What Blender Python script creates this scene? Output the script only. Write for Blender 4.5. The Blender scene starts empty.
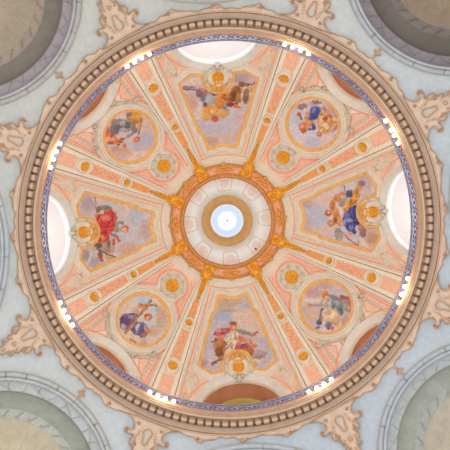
import bpy, math, random
import numpy as np
from mathutils import Vector, Matrix
random.seed(4)
PI = math.pi
C = bpy.context.scene.collection
F = 450.0                       # focal length in picture widths of 450
ROT = 4.0                       # the whole dome is turned 4 degrees on its axis
G = 0.93                        # overall reflectance scale

def lin(c):
    c = np.asarray(c, dtype=float) / 255.0
    return np.where(c <= 0.04045, c / 12.92, ((c + 0.055) / 1.055) ** 2.4)

# ------------------------------------------------------------------ materials
MATS = {}
def mat(name, rgb, rough=0.75, metal=0.0, var=0.10, scale=3.0, bump=0.15, rgb2=None, emit=0.0, spec=0.3):
    if name in MATS: return MATS[name]
    m = bpy.data.materials.new(name); m.use_nodes = True
    nt = m.node_tree; b = nt.nodes['Principled BSDF']
    c1 = lin(rgb) * G
    c2 = lin(rgb2) * G if rgb2 is not None else c1 * (1 - 2.2 * var)
    tc = nt.nodes.new('ShaderNodeTexCoord')
    n = nt.nodes.new('ShaderNodeTexNoise'); n.inputs['Scale'].default_value = scale; n.inputs['Detail'].default_value = 5
    nt.links.new(tc.outputs['Object'], n.inputs['Vector'])
    r = nt.nodes.new('ShaderNodeValToRGB')
    r.color_ramp.elements[0].position = 0.3; r.color_ramp.elements[1].position = 0.62
    r.color_ramp.elements[0].color = (*c2, 1); r.color_ramp.elements[1].color = (*c1, 1)
    nt.links.new(n.outputs['Fac'], r.inputs['Fac']); nt.links.new(r.outputs['Color'], b.inputs['Base Color'])
    b.inputs['Roughness'].default_value = rough; b.inputs['Metallic'].default_value = metal
    b.inputs['Specular IOR Level'].default_value = spec
    if bump > 0:
        bp = nt.nodes.new('ShaderNodeBump'); bp.inputs['Strength'].default_value = bump; bp.inputs['Distance'].default_value = 0.05
        n2 = nt.nodes.new('ShaderNodeTexNoise'); n2.inputs['Scale'].default_value = scale * 4
        nt.links.new(tc.outputs['Object'], n2.inputs['Vector'])
        nt.links.new(n2.outputs['Fac'], bp.inputs['Height']); nt.links.new(bp.outputs['Normal'], b.inputs['Normal'])
    if emit > 0:
        b.inputs['Emission Color'].default_value = (*lin(rgb), 1); b.inputs['Emission Strength'].default_value = emit
    MATS[name] = m
    return m

def attr_mat(name, rough=0.8, bump=0.1):
    if name in MATS: return MATS[name]
    m = bpy.data.materials.new(name); m.use_nodes = True
    nt = m.node_tree; b = nt.nodes['Principled BSDF']
    a = nt.nodes.new('ShaderNodeAttribute'); a.attribute_name = 'paint'
    n = nt.nodes.new('ShaderNodeTexNoise'); n.inputs['Scale'].default_value = 6; n.inputs['Detail'].default_value = 6
    tc = nt.nodes.new('ShaderNodeTexCoord'); nt.links.new(tc.outputs['Object'], n.inputs['Vector'])
    mr = nt.nodes.new('ShaderNodeMapRange'); mr.inputs['From Min'].default_value = .3; mr.inputs['From Max'].default_value = .7
    mr.inputs['To Min'].default_value = .93; mr.inputs['To Max'].default_value = 1.05
    nt.links.new(n.outputs['Fac'], mr.inputs['Value'])
    vm = nt.nodes.new('ShaderNodeVectorMath'); vm.operation = 'SCALE'
    nt.links.new(a.outputs['Color'], vm.inputs[0]); nt.links.new(mr.outputs['Result'], vm.inputs['Scale'])
    nt.links.new(vm.outputs['Vector'], b.inputs['Base Color'])
    b.inputs['Roughness'].default_value = rough; b.inputs['Specular IOR Level'].default_value = 0.25
    bp = nt.nodes.new('ShaderNodeBump'); bp.inputs['Strength'].default_value = bump; bp.inputs['Distance'].default_value = 0.04
    nt.links.new(n.outputs['Fac'], bp.inputs['Height']); nt.links.new(bp.outputs['Normal'], b.inputs['Normal'])
    MATS[name] = m
    return m

def emis(name, rgb, s):
    if name in MATS: return MATS[name]
    m = bpy.data.materials.new(name); m.use_nodes = True
    nt = m.node_tree; nt.nodes.clear()
    e = nt.nodes.new('ShaderNodeEmission'); e.inputs[0].default_value = (*lin(rgb), 1); e.inputs[1].default_value = s
    o = nt.nodes.new('ShaderNodeOutputMaterial'); nt.links.new(e.outputs[0], o.inputs[0])
    MATS[name] = m
    return m

# ------------------------------------------------------------------ objects
def tag(o, label=None, cat=None, group=None, kind=None):
    if label: o['label'] = label
    if cat: o['category'] = cat
    if group: o['group'] = group
    if kind: o['kind'] = kind
    return o

WLOC = {}
def empty(name, loc, label, cat, group=None, kind=None):
    o = bpy.data.objects.new(name, None); o.empty_display_size = 0.2; C.objects.link(o)
    o.location = loc; WLOC[o] = Vector(loc)
    return tag(o, label, cat, group, kind)

def obj(name, verts, faces, m, parent=None, colors=None, smooth=True, origin=None):
    """one mesh object from world-space vertices, origin at its own middle"""
    v = np.asarray(verts, dtype=float)
    org = (v.min(0) + v.max(0)) / 2 if origin is None else np.asarray(origin, dtype=float)
    me = bpy.data.meshes.new(name)
    if isinstance(faces, np.ndarray):
        n = len(faces)
        me.vertices.add(len(v)); me.vertices.foreach_set('co', (v - org).ravel())
        me.loops.add(n * 4); me.loops.foreach_set('vertex_index', faces.ravel().astype(np.int32))
        me.polygons.add(n); me.polygons.foreach_set('loop_start', np.arange(0, 4 * n, 4, dtype=np.int32))
        me.polygons.foreach_set('loop_total', np.full(n, 4, dtype=np.int32))
        me.update(calc_edges=True)
    else:
        me.from_pydata((v - org).tolist(), [], faces); me.update()
    if smooth:
        me.polygons.foreach_set('use_smooth', np.ones(len(me.polygons), dtype=bool))
    if colors is not None:
        at = me.attributes.new('paint', 'FLOAT_COLOR', 'POINT')
        cc = np.ones((len(v), 4)); cc[:, :3] = colors
        at.data.foreach_set('color', cc.ravel())
    me.materials.append(m)
    me.validate()
    o = bpy.data.objects.new(name, me); C.objects.link(o)
    WLOC[o] = Vector(org)
    if parent is not None:
        o.parent = parent; o.location = WLOC[o] - WLOC[parent]
    else:
        o.location = WLOC[o]
    return o

class MB:
    """collects pieces of ONE mesh"""
    def __init__(s): s.v = []; s.f = []
    def add(s, v, f):
        b = len(s.v); s.v.extend([tuple(map(float, p)) for p in v]); s.f.extend([tuple(i + b for i in q) for q in f])
    def build(s, name, m, parent=None, smooth=True): return obj(name, s.v, s.f, m, parent, smooth=smooth)

# ------------------------------------------------------------------ surfaces
DR, DZ = 9.0, 21.5              # dome sphere: radius, height of its centre
SR, SZ = 14.5, 8.0              # pendentive sphere
def rib_dir(lam):
    t = math.radians(lam - ROT)
    return (math.sin(t), -math.cos(t)), (math.cos(t), math.sin(t))
def bay_to_plan(lam, x, y):
    (ex, ey), (tx, ty) = rib_dir(lam)
    return ex * y + tx * x, ey * y + ty * x
def dome_np(X, Y, h):
    """plan coordinates -> points on the dome sphere, raised h metres into the room"""
    X = np.asarray(X, float); Y = np.asarray(Y, float)
    r = np.hypot(X, Y); r = np.maximum(r, 1e-6); rc = np.minimum(r, 188.4)
    A = DR * np.hypot(F, rc); a = np.arccos(np.clip(DZ * rc / A, -1, 1)) - np.arctan2(rc, F)
    R = (DR - h) * np.cos(a); z = DZ + (DR - h) * np.sin(a)
    z = z - np.maximum(r - 188.4, 0) * 0.045          # below the springing: the drum wall
    return np.stack([X / r * R, Y / r * R, z], -1)
def D(lam, x, y, h=0.0):
    p = bay_to_plan(lam, x, y); return dome_np(p[0], p[1], h)
def pend_np(X, Y, h):
    """plan coordinates -> pendentive sphere (h into the room)"""
    X = np.asarray(X, float); Y = np.asarray(Y, float)
    s = SR - h; q = X * X + Y * Y + F * F
    t = (F * SZ + np.sqrt(np.maximum((F * SZ) ** 2 - q * (SZ ** 2 - s * s), 0))) / q
    return np.stack([X * t, Y * t, F * t + 0 * X], -1)
def P(lam, x, y, h=0.0):
    p = bay_to_plan(lam, x, y); return pend_np(p[0], p[1], h)
def flat_ring(X, Y, h):
    """band around the lantern base"""
    return dome_np(X, Y, h)
LR0, LZ0, LDR, LDZ = 2.87, 30.2, 0.77, 6.1
def lant_np(X, Y, h):
    X = np.asarray(X, float); Y = np.asarray(Y, float); r = np.hypot(X, Y)
    t = (F * LR0 - r * LZ0) / (r * LDZ + F * LDR)
    R = LR0 - LDR * t - h; z = LZ0 + LDZ * t
    return np.stack([X / r * R, Y / r * R, z], -1)
def L(lam, x, y, h=0.0):
    p = bay_to_plan(lam, x, y); return lant_np(p[0], p[1], h)

# ------------------------------------------------------------------ 2-D shapes laid on a surface
def resample(pts, step, closed=False):
    pts = [np.array(p, float) for p in pts]
    if closed: pts = pts + [pts[0]]
    out = []
    for a, b in zip(pts[:-1], pts[1:]):
        n = max(1, int(math.ceil(np.linalg.norm(b - a) / step)))
        for i in range(n): out.append(a + (b - a) * i / n)
    if not closed: out.append(pts[-1])
    return out
def smooth_path(pts, closed=False, it=2):
    """Chaikin corner cutting"""
    pts = [np.array(p, float) for p in pts]
    for _ in range(it):
        out = []; n = len(pts)
        rng = range(n) if closed else range(n - 1)
        if not closed: out.append(pts[0])
        for i in rng:
            a, b = pts[i], pts[(i + 1) % n]; out += [a * .75 + b * .25, a * .25 + b * .75]
        if not closed: out.append(pts[-1])
        pts = out
    return pts
def sweep(mb, S, lam, path, prof, closed=False, taper=None):
    """sweep a profile [(offset px, height m)...] along a path in bay coordinates on surface S(lam,x,y,h)"""
    path = [np.array(p, float) for p in path]; n = len(path); k = len(prof); hb = min(h for o, h in prof)
    V = []
    for i, p in enumerate(path):
        if closed: a, b = path[i - 1], path[(i + 1) % n]
        else: a, b = path[max(i - 1, 0)], path[min(i + 1, n - 1)]
        d1 = p - a; d2 = b - p
        l1, l2 = np.linalg.norm(d1), np.linalg.norm(d2)
        d1 = d1 / l1 if l1 > 1e-9 else d2 / max(l2, 1e-9); d2 = d2 / l2 if l2 > 1e-9 else d1
        t = d1 + d2; t = t / max(np.linalg.norm(t), 1e-6); nn = np.array([-t[1], t[0]])
        mit = 1.0 / max(0.45, float(np.dot(nn, np.array([-d1[1], d1[0]]))))
        tp = 1.0 if taper is None else taper(i / max(n - 1, 1))
        for (o, h) in prof:
            q = p + nn * o * mit * tp
            V.append(S(lam, q[0], q[1], hb + (h - hb) * tp))
    Fc = []
    for i in range(n if closed else n - 1):
        j = (i + 1) % n
        for c in range(k - 1):
            Fc.append((i * k + c, i * k + c + 1, j * k + c + 1, j * k + c))
    mb.add(V, Fc)
ROUND = lambda w, h, b=0.0: [(w * math.cos(a), b + h * math.sin(a)) for a in np.linspace(PI, 0, 7)]
def scroll(mb, S, lam, x, y, r0, a0, turns, w, h, grow=0.18, sgn=1, base=0.0, lead=None):
    """a volute: spiral bead ending in a button; lead = list of points leading into it"""
    n = int(14 * turns) + 4; pts = []
    for i in range(n):
        t = i / (n - 1); r = r0 * (1 - (1 - grow) * t); a = a0 + sgn * turns * 2 * PI * t
        pts.append((x + r * math.cos(a), y + r * math.sin(a)))
    if lead: pts = smooth_path(list(lead) + [pts[0]], it=2)[:-1] + pts
    sweep(mb, S, lam, pts, ROUND(w, h, base), taper=lambda t: 1.0 - .45 * t)
    blob(mb, S, lam, x, y, w * 1.3, w * 1.3, 0, h * 1.3, base=base)
def blob(mb, S, lam, x, y, rx, ry, rot, h, n=10, m=4, lobes=0, amp=0.0, base=0.0, power=1.0):
    c, s = math.cos(rot), math.sin(rot); V = [S(lam, x, y, base + h)]; Fc = []
    for j in range(1, m + 1):
        f = math.sin(j / m * PI / 2)
        for i in range(n):
            a = 2 * PI * i / n; k = 1 + amp * math.cos(lobes * a) * f
            u, v = rx * f * k * math.cos(a), ry * f * k * math.sin(a)
            V.append(S(lam, x + u * c - v * s, y + u * s + v * c, base + h * max(0, 1 - f * f) ** (0.5 * power)))
    for i in range(n): Fc.append((0, 1 + i, 1 + (i + 1) % n))
    for j in range(m - 1):
        for i in range(n):
            a = 1 + j * n + i; b = 1 + j * n + (i + 1) % n
            Fc.append((a, a + n, b + n, b))
    mb.add(V, Fc)
def disc(mb, S, lam, x, y, prof, n=28, rot=0, sx=1, sy=1, lobes=0, amp=0):
    """lathe-like relief: prof = [(radius px, height)...] from the middle out"""
    V = []; Fc = []; k = len(prof); c, s = math.cos(rot), math.sin(rot)
    for i in range(n):
        a = 2 * PI * i / n; kk = 1 + amp * math.cos(lobes * a)
        for (r, h) in prof:
            u, v = r * kk * math.cos(a) * sx, r * kk * math.sin(a) * sy
            V.append(S(lam, x + u * c - v * s, y + u * s + v * c, h))
    for i in range(n):
        j = (i + 1) % n
        for q in range(k - 1): Fc.append((i * k + q, i * k + q + 1, j * k + q + 1, j * k + q))
    mb.add(V, Fc)
def plate(mb, S, lam, outline, h, bevel=0.8, inner=None, base=0.0, step=1.5):
    """raised plate filling a closed outline (fan rings towards its centroid), following the surface"""
    o = resample(outline, step, True); n = len(o); c = np.mean(np.array(o), 0) if inner is None else np.array(inner)
    ts = [1.0, None, .8, .6, .4, .2]; V = []; Fc = []
    for t in ts:
        for p in o:
            if t is None:
                d = c - p; l = np.linalg.norm(d); q = p + d / max(l, 1e-6) * min(bevel, l * .5); hh = base + h
            else: q = c + (p - c) * (t if t == 1.0 else min(t, 1)); hh = base if t == 1.0 else base + h
            V.append(S(lam, q[0], q[1], hh))
    m = len(ts); V.append(S(lam, c[0], c[1], base + h))
    for j in range(m - 1):
        for i in range(n):
            k = (i + 1) % n; Fc.append((j * n + i, j * n + k, (j + 1) * n + k, (j + 1) * n + i))
    for i in range(n): Fc.append(((m - 1) * n + i, (m - 1) * n + (i + 1) % n, m * n))
    mb.add(V, Fc)

def lathe(name, prof, m, parent=None, n=256, smooth=False, axis=(0, 0)):
    """prof: [(R,z)] around the dome axis"""
    k = len(prof); a = np.arange(n) * 2 * PI / n
    V = np.array([[axis[0] + R * math.cos(t), axis[1] + R * math.sin(t), z] for t in a for (R, z) in prof])
    i = np.arange(n)[:, None]; c = np.arange(k - 1)[None, :]; j = (i + 1) % n
    Fc = np.stack([i * k + c, i * k + c + 1, j * k + c + 1, j * k + c], -1).reshape(-1, 4)
    return obj(name, V, Fc, m, parent, smooth=smooth)

# ------------------------------------------------------------------ noise and painting in numpy
_rs = np.random.RandomState(7)
_NG = _rs.rand(97, 97)
def vnoise(x, y):
    xi = np.floor(x).astype(int); yi = np.floor(y).astype(int); fx = x - xi; fy = y - yi
    fx = fx * fx * (3 - 2 * fx); fy = fy * fy * (3 - 2 * fy)
    g = lambda a, b: _NG[a % 97, b % 97]
    return (g(xi, yi) * (1 - fx) + g(xi + 1, yi) * fx) * (1 - fy) + (g(xi, yi + 1) * (1 - fx) + g(xi + 1, yi + 1) * fx) * fy
def fbm(x, y, o=4):
    s = 0; a = 1; t = 0
    for i in range(o):
        s = s + a * vnoise(x * 2 ** i + 17.3 * i, y * 2 ** i + 9.1 * i); t += a; a *= .55
    return s / t
def sstep(a, b, x):
    t = np.clip((x - a) / (b - a), 0, 1); return t * t * (3 - 2 * t)
def mix(col, c, w): return col * (1 - w[..., None]) + np.asarray(c, float) * w[..., None]
def seg_dist(x, y, a, b):
    ax, ay = a; bx, by = b; dx, dy = bx - ax, by - ay; L2 = dx * dx + dy * dy + 1e-9
    t = np.clip(((x - ax) * dx + (y - ay) * dy) / L2, 0, 1)
    return np.hypot(x - ax - t * dx, y - ay - t * dy)
def poly_sd(x, y, pts):
    """signed distance, negative inside"""
    d = np.full(x.shape, 1e9); ins = np.zeros(x.shape, bool); n = len(pts)
    for i in range(n):
        a, b = pts[i], pts[(i + 1) % n]
        d = np.minimum(d, seg_dist(x, y, a, b))
        c = ((a[1] > y) != (b[1] > y)) & (x < (b[0] - a[0]) * (y - a[1]) / ((b[1] - a[1]) if abs(b[1] - a[1]) > 1e-9 else 1e-9) + a[0])
        ins ^= c
    return np.where(ins, -d, d)

# ------------------------------------------------------------------ materials used
CREAM = mat('cream_stucco', (236, 226, 210), var=.05)
CREAM2 = mat('warm_cream_stucco', (232, 212, 190), var=.06)
GREYST = mat('grey_green_stucco', (222, 214, 196), var=.08, scale=5)
GOLD = mat('gilding', (250, 188, 66), rough=.45, metal=.1, var=.16, scale=9, bump=.2, rgb2=(222, 144, 36))
GOLDF = mat('ochre_gilt_frame', (246, 196, 124), rough=.55, var=.1, scale=4, rgb2=(234, 172, 96))
GOLDS = mat('pale_gilt_shell', (240, 194, 118), rough=.5, var=.14, scale=7, rgb2=(226, 162, 86))
TAN = mat('tan_cornice_stucco', (228, 202, 178), var=.05)
TAND = mat('brown_cornice_recess', (208, 172, 144), var=.08)  # darker tan, shade between the brackets put into the recess colour
FASC = mat('grey_brown_fascia', (204, 184, 168), var=.06)
MODM = mat('modillion_stucco', (238, 214, 190), var=.05)
BORD = mat('pink_tan_relief', (238, 216, 194), var=.06, scale=2.5)
BORDD = mat('brown_relief_edge', (218, 182, 154), var=.07, scale=2.5)
KEYM = mat('keyhole_field', (226, 220, 208), var=.05)
WHITE = mat('bluish_white_plaster', (232, 228, 220), var=.05)
REVEAL = mat('pinkish_white_reveal', (246, 234, 228), var=.02)
BROWN = mat('terracotta_niche_and_shade', (230, 164, 124), var=.08, scale=1.2)
PAINT = attr_mat('fresco_paint')

# ------------------------------------------------------------------ panel outlines in bay coordinates
def mirror(half):
    return half + [(-x, y) for (x, y) in reversed(half)]
PANEL = mirror([(5, 75.5), (9, 73), (15.2, 72.6), (17.6, 80), (20.2, 88.5), (23.6, 91), (41.3, 143), (27.4, 152.6), (14.2, 150.8), (13.6, 141), (9, 134.5), (3, 132)])
CY = 130.8
def circle(x, y, r, n=72): return [(x + r * math.cos(2 * PI * i / n), y + r * math.sin(2 * PI * i / n)) for i in range(n)]
def arch_path(lw, rr, bottom=197.0, r0=189.0, n=40):
    """opening outline: from its right foot over the crown (towards the dome middle) to its left foot"""
    pts = []
    def pc(l, r): l = math.radians(l); return (r * math.sin(l), r * math.cos(l))
    for r in np.arange(bottom, r0, -2.0): pts.append(pc(lw, r))
    for i in range(n + 1):
        t = PI * i / n; pts.append(pc(lw * math.cos(t), r0 - rr * math.sin(t)))
    for r in np.arange(r0 + 2, bottom + .1, 2.0): pts.append(pc(-lw, r))
    return pts
WIN = (12.7, 28.5); NIC = (8.2, 14.8)
RIBA = 25.2; RW = 4.9

# ------------------------------------------------------------------ THE DOME SHELL
def dome_paint(X, Y):
    r = np.hypot(X, Y); lam = np.degrees(np.arctan2(X, -Y)) + ROT
    l4 = (lam + 45) % 90 - 45; d8 = lam % 90 - 45
    card = np.abs(l4) < RIBA
    n1 = fbm(X * .06 + 40, Y * .06 + 40); n2 = fbm(X * .35 + 90, Y * .35 + 60)
    col = np.zeros(X.shape + (3,)) + np.array([246., 228, 212])
    col = mix(col, (242, 202, 180), sstep(.45, .75, n1) * .6)
    col = mix(col, (246, 226, 210), sstep(.5, .8, n2) * .5)
    LINE = (226, 120, 92); PK = (246, 194, 168); GR = (232, 222, 204); SH = (212, 188, 160)
    def band(col, d, a, b, c, w=1.0, s=.35, m=None):
        k = sstep(a - s, a + s, d) * (1 - sstep(b - s, b + s, d)) * w
        if m is not None: k = k * m
        return mix(col, c, k)
    # cardinal bays
    for k in (0,):
        x = r * np.sin(np.radians(l4)); y = r * np.cos(np.radians(l4)); m = card.astype(float)
        sel = card & (r < 175)
        sd = np.full(X.shape, 50.0); sd[sel] = poly_sd(x[sel], y[sel], PANEL)
        e = (RIBA - RW - np.abs(l4)) * r * PI / 180
        col = band(col, e, -9, 2.0, GR, 1, m=m)
        col = band(col, e, 2.0, 2.9, LINE, .85, m=m)
        col = band(col, e, 3.3, 6.0, PK, .6, m=m)
        col = band(col, e, 6.0, 6.6, SH, .8, m=m)
        wd = (np.sqrt((l4 / WIN[0]) ** 2 + (np.minimum(r, 189) - 189) ** 2 / WIN[1] ** 2) - 1) * WIN[1]
        col = band(col, wd, 7, 9.5, GR, 1, m=m)
        col = band(col, wd, 9.6, 10.5, LINE, .8, m=m * (np.abs(l4) > 5))
        col = band(col, wd, 10.9, 13.0, PK, .7, m=m)
        col = band(col, wd, 13.0, 14.0, SH, .6, m=m)
        col = band(col, sd, -2, 5.4, GR, 1, m=m)
        col = band(col, sd, 5.4, 6.0, SH, .8, m=m)
        col = band(col, r, 50, 68, GR, .9, s=2, m=m)
        col = band(col, r, 66.3, 67.3, LINE, .6, m=m)
        wr = np.hypot(x - np.sign(x) * 48, y - 160)       # salmon fields beside the windows
        col = band(col, wr, -1, 11, (246, 186, 160), .5, s=3, m=m)
    # diagonal bays
    m = (~card).astype(float)
    x = r * np.sin(np.radians(d8)); y = r * np.cos(np.radians(d8))
    rho = np.hypot(x, y - CY); rs = np.hypot(x, y - 85.3)
    e = (45 - RIBA - RW - np.abs(d8)) * r * PI / 180
    col = band(col, e, -9, 1.6, GR, 1, m=m)
    col = band(col, e, 1.7, 2.6, LINE, .8, m=m)
    col = band(col, e, 3.4, 5.4, PK, .8, m=m)
    col = band(col, e, 5.6, 6.2, LINE, .45, m=m)
    blend = np.minimum(rho - 33.5, rs - 12.0)
    blend = np.where(np.abs(rho - 33.5 - rs + 12) < 6, blend - (6 - np.abs(rho - 33.5 - rs + 12)) ** 2 / 24, blend)
    col = band(col, blend, -40, 1.6, GR, 1, m=m)
    col = band(col, blend, 1.7, 2.3, SH, .9, m=m)
    col = band(col, blend, 3.0, 4.1, LINE, .7, m=m * (y < 150))
    col = band(col, blend, 4.3, 6.2, (243, 172, 145), .75, m=m * (y < 112))
    col = band(col, blend, 7.4, 8.2, LINE, .4, m=m * (y < 150))
    col = band(col, r, 50, 68, GR, .85, s=2, m=m)
    wd = (np.sqrt((d8 / NIC[0]) ** 2 + (np.minimum(r, 189) - 189) ** 2 / NIC[1] ** 2) - 1) * NIC[1]
    # the pointed pink fields left and right of the niches
    for s in (-1, 1):
        tri = [(s * r_ * math.sin(math.radians(a)), r_ * math.cos(math.radians(a))) for (a, r_) in ((13.3, 150), (13.3, 184), (11.2, 186), (9.8, 172), (8.2, 164))]
        sel = (~card) & (r > 135)
        ts = np.full(X.shape, 50.0); ts[sel] = poly_sd(x[sel], y[sel], tri)
        col = band(col, ts, -30, 0, (246, 198, 176), .8, m=m)
        col = band(col, ts, .2, 1.1, LINE, .7, m=m)
    col = band(col, wd, 6.5, 8.5, GR, 1, m=m)
    col = band(col, wd, 8.6, 9.6, LINE, .6, m=m)
    v = .96 + .08 * fbm(X * .8, Y * .8)
    return lin(np.clip(col * v[..., None], 0, 255)) * G

NT = 2000
rr = np.concatenate([np.arange(44, 189, .62), np.arange(189, 223, 3.0)])
th = np.arange(NT) * 2 * PI / NT
TT, RR = np.meshgrid(th, rr, indexing='ij')
X = RR * np.cos(TT); Y = RR * np.sin(TT)
V = dome_np(X, Y, 0.0)
colr = dome_paint(X, Y)
lam = np.degrees(np.arctan2(X, -Y)) + ROT
l4 = (lam + 45) % 90 - 45; d8 = lam % 90 - 45
def in_open(l, w): return ((np.sqrt((l / w[0]) ** 2 + (np.minimum(RR, 189) - 189) ** 2 / w[1] ** 2) < 1.10) & (RR < 196))
cut = in_open(l4, WIN) | in_open(d8, NIC)
nr = len(rr)
idx = np.arange(NT * nr).reshape(NT, nr); nx = np.roll(idx, -1, 0)
quad = np.stack([idx[:, :-1], idx[:, 1:], nx[:, 1:], nx[:, :-1]], -1)
cn = np.roll(cut, -1, 0)
bad = cut[:, :-1] & cut[:, 1:] & cn[:, 1:] & cn[:, :-1]
quad = quad[~bad]
ceiling = obj('ceiling', V.reshape(-1, 3), quad, PAINT, None, colr.reshape(-1, 3))
tag(ceiling, 'painted dome shell of pink and cream plaster behind the ribs and frescoes', 'dome', kind='structure')

# ------------------------------------------------------------------ PENDENTIVES AND THE EIGHT ARCHES
ARCH = [(45, 342, 110), (135, 342, 110), (225, 342, 110), (315, 342, 110)]
CARD = [(0, 391, 170), (90, 391, 170), (180, 391, 170), (270, 391, 170)]
rr = np.concatenate([np.arange(208, 330, 1.5), np.arange(330, 470, 4)]); NT = 900
TT, RR = np.meshgrid(np.arange(NT) * 2 * PI / NT, rr, indexing='ij')
X = RR * np.cos(TT); Y = RR * np.sin(TT); V = pend_np(X, Y, 0)
cut = np.zeros(X.shape, bool)
for (la, dd, rad) in ARCH + CARD:
    cx, cy = bay_to_plan(la, 0, dd); cut |= np.hypot(X - cx, Y - cy) < rad - 5.6
n1 = fbm(X * .03 + 30, Y * .03 + 30); n2 = fbm(X * .3 + 30, Y * .3 + 70)
col = np.zeros(X.shape + (3,)) + np.array([208., 217, 222])
col = mix(col, (198, 212, 226), sstep(-60, 300, X + Y * .8) * .9)
col = mix(col, (206, 210, 206), sstep(0, 300, -X * .7 - Y) * .8)
col = col * (.96 + .06 * n1[..., None] + .03 * n2[..., None])
nr = len(rr); idx = np.arange(NT * nr).reshape(NT, nr); nx = np.roll(idx, -1, 0)
quad = np.stack([idx[:, :-1], idx[:, 1:], nx[:, 1:], nx[:, :-1]], -1)
cn = np.roll(cut, -1, 0); bad = cut[:, :-1] & cut[:, 1:] & cn[:, 1:] & cn[:, :-1]
wp = obj('wall_pendentive', V.reshape(-1, 3), quad[~bad], PAINT, None, lin(np.clip(col, 0, 255)).reshape(-1, 3) * G)
tag(wp, 'pale blue plaster pendentives around the dome opening', 'wall', kind='structure')

def arch_rings(parent, name, la, dd, bands, rad, a0=0, a1=360, n=640, paintf=None, step=1.2):
    """concentric bands: bands = [(radius px, depth m)]; painted by paintf(rho, ang)"""
    prof = []
    for (p, q) in zip(bands[:-1], bands[1:]):
        k = max(1, int(abs(p[0] - q[0]) / step))
        for i in range(k): prof.append((p[0] + (q[0] - p[0]) * i / k, p[1] + (q[1] - p[1]) * i / k))
    prof.append(bands[-1]); prof = np.array(prof)
    an = np.radians(np.linspace(a0, a1, n + 1)); k = len(prof)
    A, R_ = np.meshgrid(an, prof[:, 0], indexing='ij'); H = np.broadcast_to(prof[:, 1], A.shape)
    x = R_ * np.cos(A); y = dd + R_ * np.sin(A)
    (ex, ey), (tx, ty) = rib_dir(la)
    V = pend_np(ex * y + tx * x, ey * y + ty * x, -H)
    i = np.arange(n)[:, None]; c = np.arange(k - 1)[None, :]
    Fc = np.stack([i * k + c, i * k + c + 1, (i + 1) * k + c + 1, (i + 1) * k + c], -1).reshape(-1, 4)
    return obj(name, V.reshape(-1, 3), Fc, PAINT, parent, lin(np.clip(paintf(R_, A), 0, 255)).reshape(-1, 3) * G)

def arch_paint(pal, seed):
    lo, ve, lav, vein, dark, pat, leaf, cream = [np.array(c, float) for c in pal]
    def f(rho, ang):
        arc = ang * 100 + seed * 31
        n = fbm(arc * .12, rho * .12 + seed * 7); col = np.zeros(rho.shape + (3,)) + lo
        def bd(c, a, b, w=1.0, s=.5):
            nonlocal col
            col = mix(col, c, sstep(a - s, a + s, rho) * (1 - sstep(b - s, b + s, rho)) * w)
        bd(lo * .97, 104, 110); bd(ve, 104.6, 105.6, .6); bd(ve, 108.9, 110.6, .6)
        # painted ties over the outer moulding
        k = np.abs(((arc / 25.0) + .12 * np.sin(arc * .11)) % 1 - .5)
        col = mix(col, ve * .92, (k < .035) * sstep(103.5, 104.5, rho) * (1 - sstep(109, 110, rho)) * .8)
        bd(lo * 1.06, 101.6, 103.4); bd(lav * .88, 99.6, 101.3)  # darker strip inside the pale line is moulding shadow painted on
        bd(lav, 90.5, 99.8)
        u = arc / 16.0 + (rho - 95) * .035 + .5 * (n - .5)
        kk = np.abs(u % 1 - .5)
        col = mix(col, vein, (1 - sstep(.02, .065, kk)) * sstep(90, 91, rho) * (1 - sstep(98.6, 99.6, rho)) * .75)
        u2 = arc / 37.0 - (rho - 95) * .055 + .3
        col = mix(col, vein, (1 - sstep(.02, .06, np.abs(u2 % 1 - .5))) * sstep(90, 91, rho) * (1 - sstep(98.6, 99.6, rho)) * .5)
        bd(vein * .95, 89.6, 90.8, .9)
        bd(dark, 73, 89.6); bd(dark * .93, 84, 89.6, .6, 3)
        bd(pat, 63.5, 73)
        w = arc / 21.0; tri = np.abs(w % 1 - .5) * 2
        lf = (np.abs(tri - (rho - 64) / 9.0) < .22) & (rho > 64.5) & (rho < 72) & (w % 1 < .62)
        col = mix(col, leaf, lf * .65)
        bd(cream, -1, 63.5, 1, 2.5)
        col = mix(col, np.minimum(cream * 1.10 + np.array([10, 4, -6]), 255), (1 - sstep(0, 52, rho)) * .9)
        return col * (.95 + .10 * n[..., None])
    return f
# name, bay, palette: outer, tie, panel, vein, dark band, pattern band, leaf, dome inside
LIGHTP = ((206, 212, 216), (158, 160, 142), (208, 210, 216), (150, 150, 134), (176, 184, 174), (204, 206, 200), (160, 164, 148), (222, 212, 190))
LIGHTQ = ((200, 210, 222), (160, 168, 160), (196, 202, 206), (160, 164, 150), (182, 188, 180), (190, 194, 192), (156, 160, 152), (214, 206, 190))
DARKP = ((196, 198, 202), (170, 166, 150), (176, 168, 174), (138, 128, 124), (148, 142, 132), (184, 166, 156), (150, 132, 106), (196, 182, 164))  # darker palettes for the upper vaults and the top arch
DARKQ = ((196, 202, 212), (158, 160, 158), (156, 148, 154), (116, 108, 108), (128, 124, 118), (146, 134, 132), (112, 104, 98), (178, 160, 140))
A_BANDS = [(111, 0.0), (110.4, -.10), (109.4, -.14), (105.6, -.14), (104.8, -.05), (104, -.12), (102.2, -.16), (101.4, 0.0), (100, .10), (99.6, .12), (90.6, .16), (90, .3), (88, .42), (80, .66), (73.5, .8), (72.5, .78), (64, .9), (63, .98), (45, 1.55), (25, 1.95), (0.05, 2.1)]
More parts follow.
